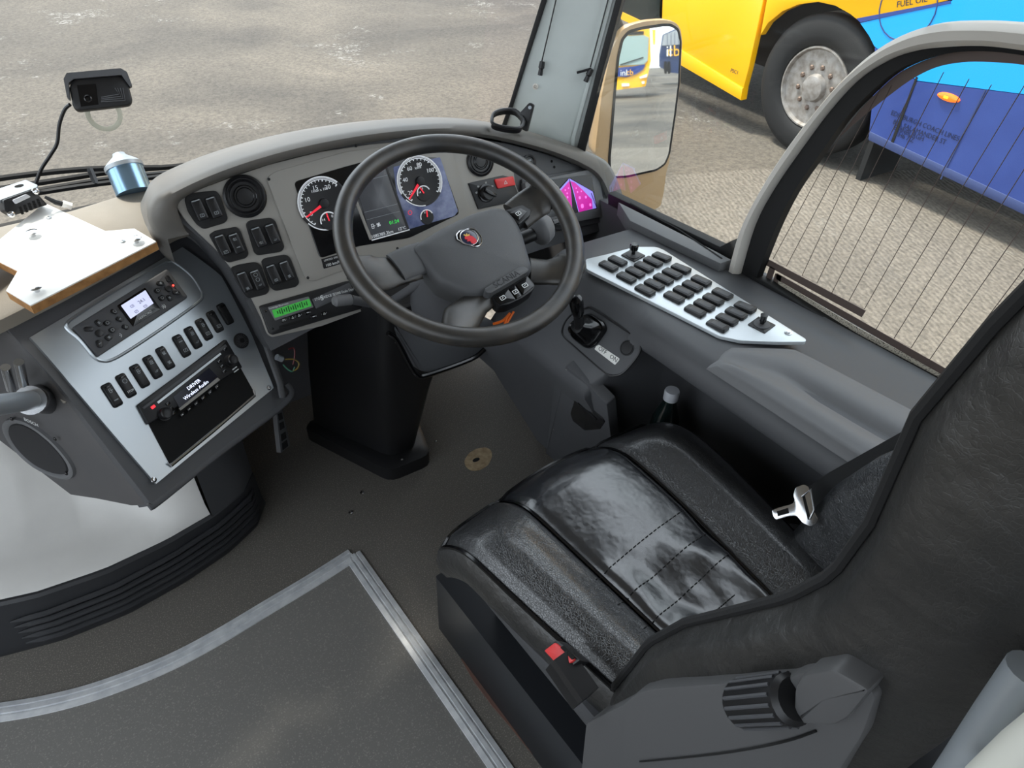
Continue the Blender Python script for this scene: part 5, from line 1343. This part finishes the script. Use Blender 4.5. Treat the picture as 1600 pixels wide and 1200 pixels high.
obj('button_slot', slab(BK, BK.many([(876, 1012), (880, 1009), (898, 1027), (894, 1031)], .003), .001, .0036), 'hole_black', bk, 0)

# seat belt with its tongue
def kt(x, y): return (1040 + .275 * x, 540 + .275 * y)
BT = Surf((.860, .3, .65), (-1, 0, .03), (0, -1, 0))
sb = thing('seat_belt', 'grey seat belt webbing with chrome tongue on the window side', 'seat belt', BT.at(1270, 800))
BT2 = Surf(on(1245, 795, x=.800), (-.7, -.1, .7), (0, -1, 0))
obj('webbing', slab(BT, BT.many([kt(*p) for p in [(815, 800), (930, 720), (1340, 490), (1500, 400), (1500, 560), (1250, 690), (1000, 850), (870, 930), (840, 960)]]), -.001, .001), 'belt_web', sb, 0)
tg_ = [(603, 935), (640, 920), (715, 900), (735, 882), (725, 850), (738, 805), (785, 788), (812, 800), (830, 850), (845, 940), (870, 990), (850, 1020), (820, 1028), (780, 1010), (745, 968), (700, 970), (628, 992), (610, 970)]
tg = obj('tongue', slab(BT2, fillet(BT2.many([kt(*p) for p in tg_], .003), .003), .001, .0035, .001), 'chrome', sb)
obj('tongue_slot', slab(BT2, BT2.many([kt(*p) for p in [(632, 942), (695, 922), (702, 952), (638, 970)]], .0035), .003, .0042), 'hole_black', tg, 0)
obj('belt_slot', slab(BT2, BT2.many([kt(*p) for p in [(775, 850), (790, 845), (825, 985), (808, 990)]], .0035), .003, .0042), 'hole_black', tg, 0)
obj('loop_wire', tube([BT2.at(*kt(*p), .005) for p in ((775, 860), (825, 815), (845, 935), (820, 985))], .0016, 6), 'chrome', tg)
g0 = [on(1255, 838, x=.86), on(1240, 850, x=.87)]
c_ = on(1242, 835, x=.900)
bg = thing('buckle_gaiter', 'crumpled black gaiter below the belt tongue', 'gaiter', c_ + V((0, 0, -.06)))
obj('gaiter_sleeve', tube([c_ + V((0, .0, .012)), c_ + V((0, 0, .002)), c_ + V((0, -.002, -.02)), c_ + V((0, -.006, -.04)), c_ + V((0, -.012, -.06))], [.014, .024, .030, .026, .020], 12), 'leather', bg, 60)
obj('gaiter_fold', [tube([c_ + V((-.02, -.02, -.045 - k * .012)), c_ + V((.0, -.035, -.043 - k * .012)), c_ + V((.02, -.02, -.045 - k * .012))], .004, 6) for k in range(2)], 'gloss_black', bg)

# grab bar behind the seat
gb = thing('grab_bar', 'cream tubular grab bar and bracket behind the driver seat', 'grab bar', (.35, -.03, 1.0))
mat('cream_bar', (222, 222, 212), .4)
def xb(px, py, x): return on(px, py, x=x)
obj('bar', tube([xb(1612, 1046, .352), xb(1560, 1118, .348), xb(1480, 1235, .340)], .0125, 16), 'steel_pole', gb)
obj('bar', tube([xb(1680, 1110, .318), xb(1600, 1170, .318), xb(1540, 1225, .318)], .0115, 16), 'cream_bar', gb)
GB = Surf(xb(1560, 1090, .366), (-1, .1, .3))
obj('bracket', slab(GB, fillet(GB.many([(1522, 1116), (1528, 1106), (1582, 1062), (1640, 1056), (1640, 1080), (1540, 1136)]), .004), -.004, 0, .001), 'steel_pole', gb)
screw(GB, 1545, 1116, gb, 'wood_edge', .005, 0)
# ------------------------------------------------------------------ white board on the shelf
BD = Surf(on(140, 420, z=.835), (-.02, -.06, 1), (1, 0, 0))
bo_ = thing('plywood_board', 'white faced plywood board with bare wood edges lying on the dash shelf', 'board', BD.at(120, 430, -.02))
bp1 = [(-140, 450), (0, 375), (70, 318), (165, 362), (210, 358), (244, 378), (48, 478), (10, 455), (28, 424), (-10, 405), (-140, 500)]
obj('white_face', slab(BD, BD.many(bp1), -.001, .0012), 'board_white', bo_, 0)
obj('wood_core', slab(BD, inset(BD.many(bp1), -.0006), -.016, -.001), 'wood_edge', bo_, 0)
for px, py in ((50, 364), (56, 450), (212, 374)):
    a, b = BD.uv(px, py, .008)
    obj('bolt', lathe(BD, a, b, [(.004, 0), (.004, .008), (.010, .009), (.011, .0105), (.007, .0125), (.002, .013)], 18), 'chrome', bo_)
for px, py in ((77, 341), (192, 378)): screw(BD, px, py, bo_, 'steel_pole', .005, .001)
# connector block on the board
cb = thing('connector_block', 'silver bracket holding a black multi-pin connector on the white board', 'connector', BD.at(30, 345))
KB = Surf(BD.at(30, 335, .03), (-.02, -.25, 1), (1, 0, 0))
def kz(x, y): return (.125 * x, 260 + .125 * y)
piece('bracket_plate', KB, [kz(*p) for p in [(-400, 420), (0, 270), (320, 165), (470, 230), (460, 260), (0, 420), (-400, 580)]], -.004, .002, 'steel_pole', cb, .002, .001)
a, b = KB.uv(*kz(240, 245), .002); obj('bracket_hole', slab(KB, [(a + .008 * math.cos(t * .524), b + .004 * math.sin(t * .524)) for t in range(12)], .001, .0026), 'hole_black', cb, 0)
KF = Surf(KB.at(*kz(300, 400), -.002), (.25, -.95, .35))
blk = piece('plug_body', KF, [kz(*p) for p in [(40, 420), (380, 300), (480, 350), (600, 480), (160, 620), (60, 560)]], -.03, 0, 'black_plastic', cb, .003, .002)
for r_ in range(3):
    for c_2 in range(5):
        p = kz(255 + c_2 * 55 + r_ * 12, 520 - c_2 * 25 + r_ * 32); a, b = KF.uv(*p, 0)
        obj('pin_socket', slab(KF, rrect(a, b, .0045, .0045, .0005), -.001, .0008), 'hole_black', blk, 0)
piece('latch', KF, [kz(*p) for p in [(160, 420), (330, 345), (390, 380), (200, 470)]], -.002, .006, 'cap_grey', cb, .002, .001)
for p in ((140, 600), (445, 310)):
    a, b = KF.uv(*kz(*p), .004); obj('clamp_screw', lathe(KF, a, b, [(.006, 0), (.006, .006), (.003, .008), (.002, .005)], 12), 'chrome', cb)
obj('lead', tube([KF.at(*kz(560, 380), .004), KF.at(*kz(700, 450), .008), KF.at(*kz(780, 470), .01)], [.003, .005, .005], 8), 'black_plastic', cb)
e0 = KF.at(*kz(780, 465), .01); e1_ = KF.at(*kz(895, 500), .012)
obj('lead_plug', tube([e0, e1_], .0075, 6), 'board_white', cb, 20)

# canister standing at the screen end of the shelf
cn = on(208, 296, z=.826); CZ = Surf(cn, (.02, .62, .78), (1, 0, 0))
ca = thing('metal_canister', 'silver blue metal canister with domed lid at the screen edge of the shelf', 'canister', cn)
obj('can_body', lathe(CZ, 0, .0, [(.036, -.008), (.036, .045), (.037, .046)], 32), mat('can_blue', (150, 185, 215), .25, .9), ca)
obj('lid', lathe(CZ, 0, .0, [(.0385, .044), (.0385, .052), (.030, .060), (.014, .072), (.012, .078), (.002, .079)], 32), 'steel_pole', ca)

# ------------------------------------------------------------------ dash camera on the screen
DC = Surf(on(150, 140, y=1.86), (-.12, -.95, .42))
dc = thing('dash_camera', 'black dash camera stuck to the windscreen', 'camera', DC.p)
def kd(x, y): return (.2875 * x, 80 + .2875 * y)
dcx = [(375, 190), (400, 150), (650, 130), (690, 150), (722, 270), (705, 292), (420, 325), (395, 300)]
obj('body', slab(DC, fillet(DC.many([kd(*p) for p in dcx]), .008), -.035, 0, .005), 'black_plastic', dc)
for q_ in ([(345, 150), (362, 118), (655, 92), (690, 112), (660, 128), (400, 150), (372, 172)], [(345, 150), (372, 172), (380, 262), (364, 250)], [(660, 128), (690, 112), (718, 185), (706, 192)]):
    obj('cradle', slab(DC, DC.many([kd(*p) for p in q_], .006), -.03, .006), 'dark_plastic', dc, 20)
a, b = DC.uv(*kd(478, 258)); 
obj('lens_panel', slab(DC, DC.many([kd(*p) for p in [(418, 185), (520, 178), (535, 290), (440, 302)]]), -.001, .001), 'gloss_black', dc, 0)
obj('lens', lathe(DC, a, b, [(.008, 0), (.008, .003), (.006, .004), (.004, .002)], 18), 'gloss_black', dc)
for k in range(4):
    o_ = k * 16
    obj('groove', tube([DC.at(*kd(*p), .0005) for p in ((550, 275 - o_ * .5), (640 + 40 - o_ * .7, 268 - o_ * .7), (668 - o_ * .9, 200 + o_ * .0))], .0012, 4), 'dark_plastic', dc)
lead_px = [(380, 290), (350, 320), (322, 400), (310, 500), (270, 570), (225, 640), (190, 730)]
LP_ = [DC.at(*kd(*p), -.01 - .012 * i) for i, p in enumerate(lead_px)]
obj('lead', tube(crom(LP_, 5), .004, 8), 'black_plastic', dc)
# round adhesive mark left on the glass
scr_ = bpy.data.objects['window_1']
AM = Surf(on(163, 178, y=1.905), (0, -.97, .24))
a, b = AM.uv(163, 178)
obj('adhesive_ring', tube([AM.P(a + .034 * math.cos(t * .2618), b + .034 * math.sin(t * .2618), -.004) for t in range(24)], .0055, 6, True, flat=(AM.n, .15)), mat('glue', (200, 198, 180), .8), scr_)

# ------------------------------------------------------------------ wipers along the foot of the screen
WS = Surf((.3, 1.94, .76), (0, -.9, .44), (1, 0, 0))
for nm, lab, rows_ in (('windscreen_wiper', 'long black wiper parked along the screen foot behind the canister', [((-90, 308), (80, 283), (180, 268), (275, 260), (420, 244)), ((-90, 322), (60, 297), (180, 278), (340, 262), (470, 240))]),
                       ('windscreen_wiper', 'shorter black wiper lying under the long one beside the connector block', [((-120, 298), (20, 276), (140, 264), (250, 262)), ((-120, 330), (50, 303), (150, 288), (320, 268))])):
    wp = thing(nm, lab, 'wiper', WS.at(*rows_[0][1]), 'wipers at the screen foot')
    h0 = .0 if 'long black' in lab else .03
    obj('wiper_blade', tube(crom([WS.at(*p, h0) for p in rows_[0]], 4), .007, 6), 'rubber', wp)
    obj('wiper_arm', tube(crom([WS.at(*p, h0 + .012) for p in rows_[1]], 4), .0065, 6), 'black_plastic', wp)
    obj('blade_clip', tube([WS.at(*rows_[0][2], h0 + .002), WS.at(*rows_[1][2], h0 + .012)], .008, 6), 'gloss_black', wp)

# cup holder clipped to the pillar
CH_ = Surf(on(792, 190, y=1.26), (-.1, -.35, 1), (1, 0, 0))
ch = thing('cup_holder', 'empty black ring cup holder clipped beside the pillar', 'cup holder', CH_.p)
def kc_(x, y): return (740 + .25 * x, .25 * y)
ring = crom([CH_.at(*kc_(*p)) for p in [(115, 745), (130, 705), (190, 685), (260, 690), (305, 735), (312, 770), (290, 800), (230, 800), (150, 785), (118, 768)]], 3, True)
obj('ring', loft([[p + CH_.n * h for p in ring] + [ring[0] + CH_.n * h] for h in (-.014, .0)], False, False, False), 'black_plastic', ch, 50)
obj('ring_edge', tube(ring, .004, 8, True), 'black_plastic', ch)
CT = Surf(CH_.at(*kc_(340, 730)), (-.7, -.6, .3))
obj('clip', slab(CT, fillet(CT.many([kc_(*p) for p in [(350, 640), (378, 655), (335, 825), (290, 800), (300, 740), (285, 710)]]), .004), -.012, .006, .002), 'black_plastic', ch)
a, b = CT.uv(*kc_(352, 672), .006); obj('clip_screw', lathe(CT, a, b, [(.004, .005), (.004, .007), (.002, .0075)], 10), 'steel_pole', ch)

# loose wires hanging under the dash
lw_ = thing('loose_wires', 'loose yellow and red wires hanging under the tachograph', 'wires', DF.at(440, 560, -.05))
def k8(x, y): return (380 + .1833 * x, 500 + .1833 * y)
for col_n, rgb_, pts_ in (('wire_yellow', (120, 100, 42), [(355, 335), (430, 335), (475, 370), (460, 415), (420, 435)]), ('wire_red', (92, 30, 34), [(385, 250), (430, 240), (440, 300), (425, 380)]), ('wire_green', (60, 110, 90), [(440, 400), (420, 438), (380, 420), (340, 380)])):
    mat(col_n, rgb_, .5)
    obj('wire', tube(crom([DF.at(*k8(*p), -.06) for p in pts_], 5), .0018, 6), col_n, lw_)
obj('plug', tube([DF.at(*k8(285, 315), -.055), DF.at(*k8(330, 335), -.06)], .007, 10), 'steel_pole', lw_)

# ------------------------------------------------------------------ vehicles standing behind, seen in the mirror
def refl(p): return p - MN * (2 * (p - MR.p).dot(MN))
CAMR = CAM
def vplane(px, py, D):
    """virtual point at path length D along a mirror pixel, reflected into the yard"""
    r = ray(px, py).normalized(); return refl(CAM + r * D)
def vpoly(name, pts, D, m, parent, th=.06, off=0.0):
    P = [refl(CAM + ray(x, y) * (D / ray(1000, 100).normalized().dot(ray(x, y)))) for x, y in pts]
    c = (P[1] - P[0]).cross(P[2] - P[0]).normalized()
    toward = (MR.p - P[0]).normalized()
    if c.dot(toward) < 0: c = -c
    return obj(name, loft([[p + c * (off - th) for p in P], [p + c * off for p in P]]), m, parent, 0)
def kmm(x, y): return (950 + .1167 * x, 20 + .1167 * y)
D1 = 30.0
b0_ = vplane(*kmm(300, 1030), D1)
yb_ = thing('yellow_coach', 'yellow coach front with navy band reflected in the door mirror', 'coach', (b0_.x, b0_.y, GZ))
K = lambda l: [kmm(*p) for p in l]
vpoly('front_body', K([(-250, 200), (560, 200), (575, 640), (520, 900), (500, 985), (100, 1035), (-250, 1040)]), D1, 'bus_yellow', yb_, 2.5)
vpoly('windscreen', K([(-230, 300), (300, 310), (480, 300), (545, 330), (530, 640), (480, 690), (130, 710), (-230, 700)]), D1, mat('pale_glass', (150, 172, 170), .15), yb_, .05, .05)
vpoly('navy_band', K([(-230, 730), (120, 735), (350, 715), (500, 690), (470, 760), (380, 820), (250, 860), (100, 850), (-230, 850)]), D1, 'bus_navy', yb_, .05, .06)
vpoly('destination_blind', K([(250, 250), (480, 245), (475, 290), (250, 300)]), D1, 'gloss_black', yb_, .05, .06)
vpoly('number_plate', K([(185, 945), (285, 945), (285, 980), (185, 985)]), D1, 'white_paint', yb_, .04, .07)
vpoly('headlamp', K([(420, 860), (525, 815), (520, 860), (430, 880)]), D1, 'white_paint', yb_, .04, .07)
vpoly('fog_lamp', K([(450, 920), (490, 915), (485, 950), (455, 950)]), D1, 'white_paint', yb_, .04, .07)
vpoly('wiper', K([(160, 690), (470, 590), (475, 600), (165, 700)]), D1, 'gloss_black', yb_, .04, .09)
vpoly('mirror_arm', K([(590, 230), (635, 230), (630, 430), (600, 430)]), D1, 'bus_yellow', yb_, .1, .3)
def vtext(s_, px, py, D, size, m, parent, th=.12):
    c = refl(CAM + ray(px, py) * (D / ray(1000, 100).normalized().dot(ray(px, py)))); 
    rx = refl(CAM + ray(px + 1, py) * (D / ray(1000, 100).normalized().dot(ray(px + 1, py)))) - c
    ry = refl(CAM + ray(px, py - 1) * (D / ray(1000, 100).normalized().dot(ray(px, py - 1)))) - c
    n_ = rx.cross(ry).normalized()
    if n_.dot(MR.p - c) < 0: n_ = -n_
    S_ = Surf(c, n_, -rx if True else rx)
    # readable in the mirror: glyphs run along the reflected picture axis
    S_.u = rx.normalized(); S_.v = ry.normalized()
    return text(S_, 0, 0, s_, size, m, parent, 'lettering', th)
vtext('inl', *kmm(212, 805), D1, .30, 'white_paint', yb_); vtext('cb', *kmm(292, 800), D1, .30, 'bus_yellow', yb_)
D2 = 42.0
b1_ = vplane(*kmm(800, 820), D2)
nc_ = thing('navy_coach', 'dark navy coach with pale windows reflected in the door mirror', 'coach', (b1_.x, b1_.y, GZ))
vpoly('side_body', K([(735, 290), (900, 215), (1400, 150), (1400, 860), (820, 800), (690, 720), (690, 560)]), D2, mat('coach_navy', (44, 58, 92), .4), nc_, 1.5)
vpoly('side_windows', K([(745, 300), (900, 235), (1400, 190), (1400, 400), (720, 440)]), D2, mat('coach_glass', (150, 155, 160), .2), nc_, .04, .05)
for x in range(790, 1000, 50): vpoly('window_bar', K([(x, 285 - (x - 790) * .2), (x + 5, 284 - (x - 790) * .2), (x + 5, 436), (x, 437)]), D2, 'coach_navy', nc_, .04, .08)
for x in (770, 815): vpoly('coach_wheel', K([(x - 20, 650), (x + 15, 650), (x + 22, 740), (x + 15, 815), (x - 15, 815), (x - 25, 740)]), D2, 'rubber', nc_, .05, .1)
vtext('il', *kmm(815, 520), D2, .75, 'white_paint', nc_); vtext('cb', *kmm(875, 515), D2, .75, mat('coach_gold', (232, 176, 60), .5), nc_)
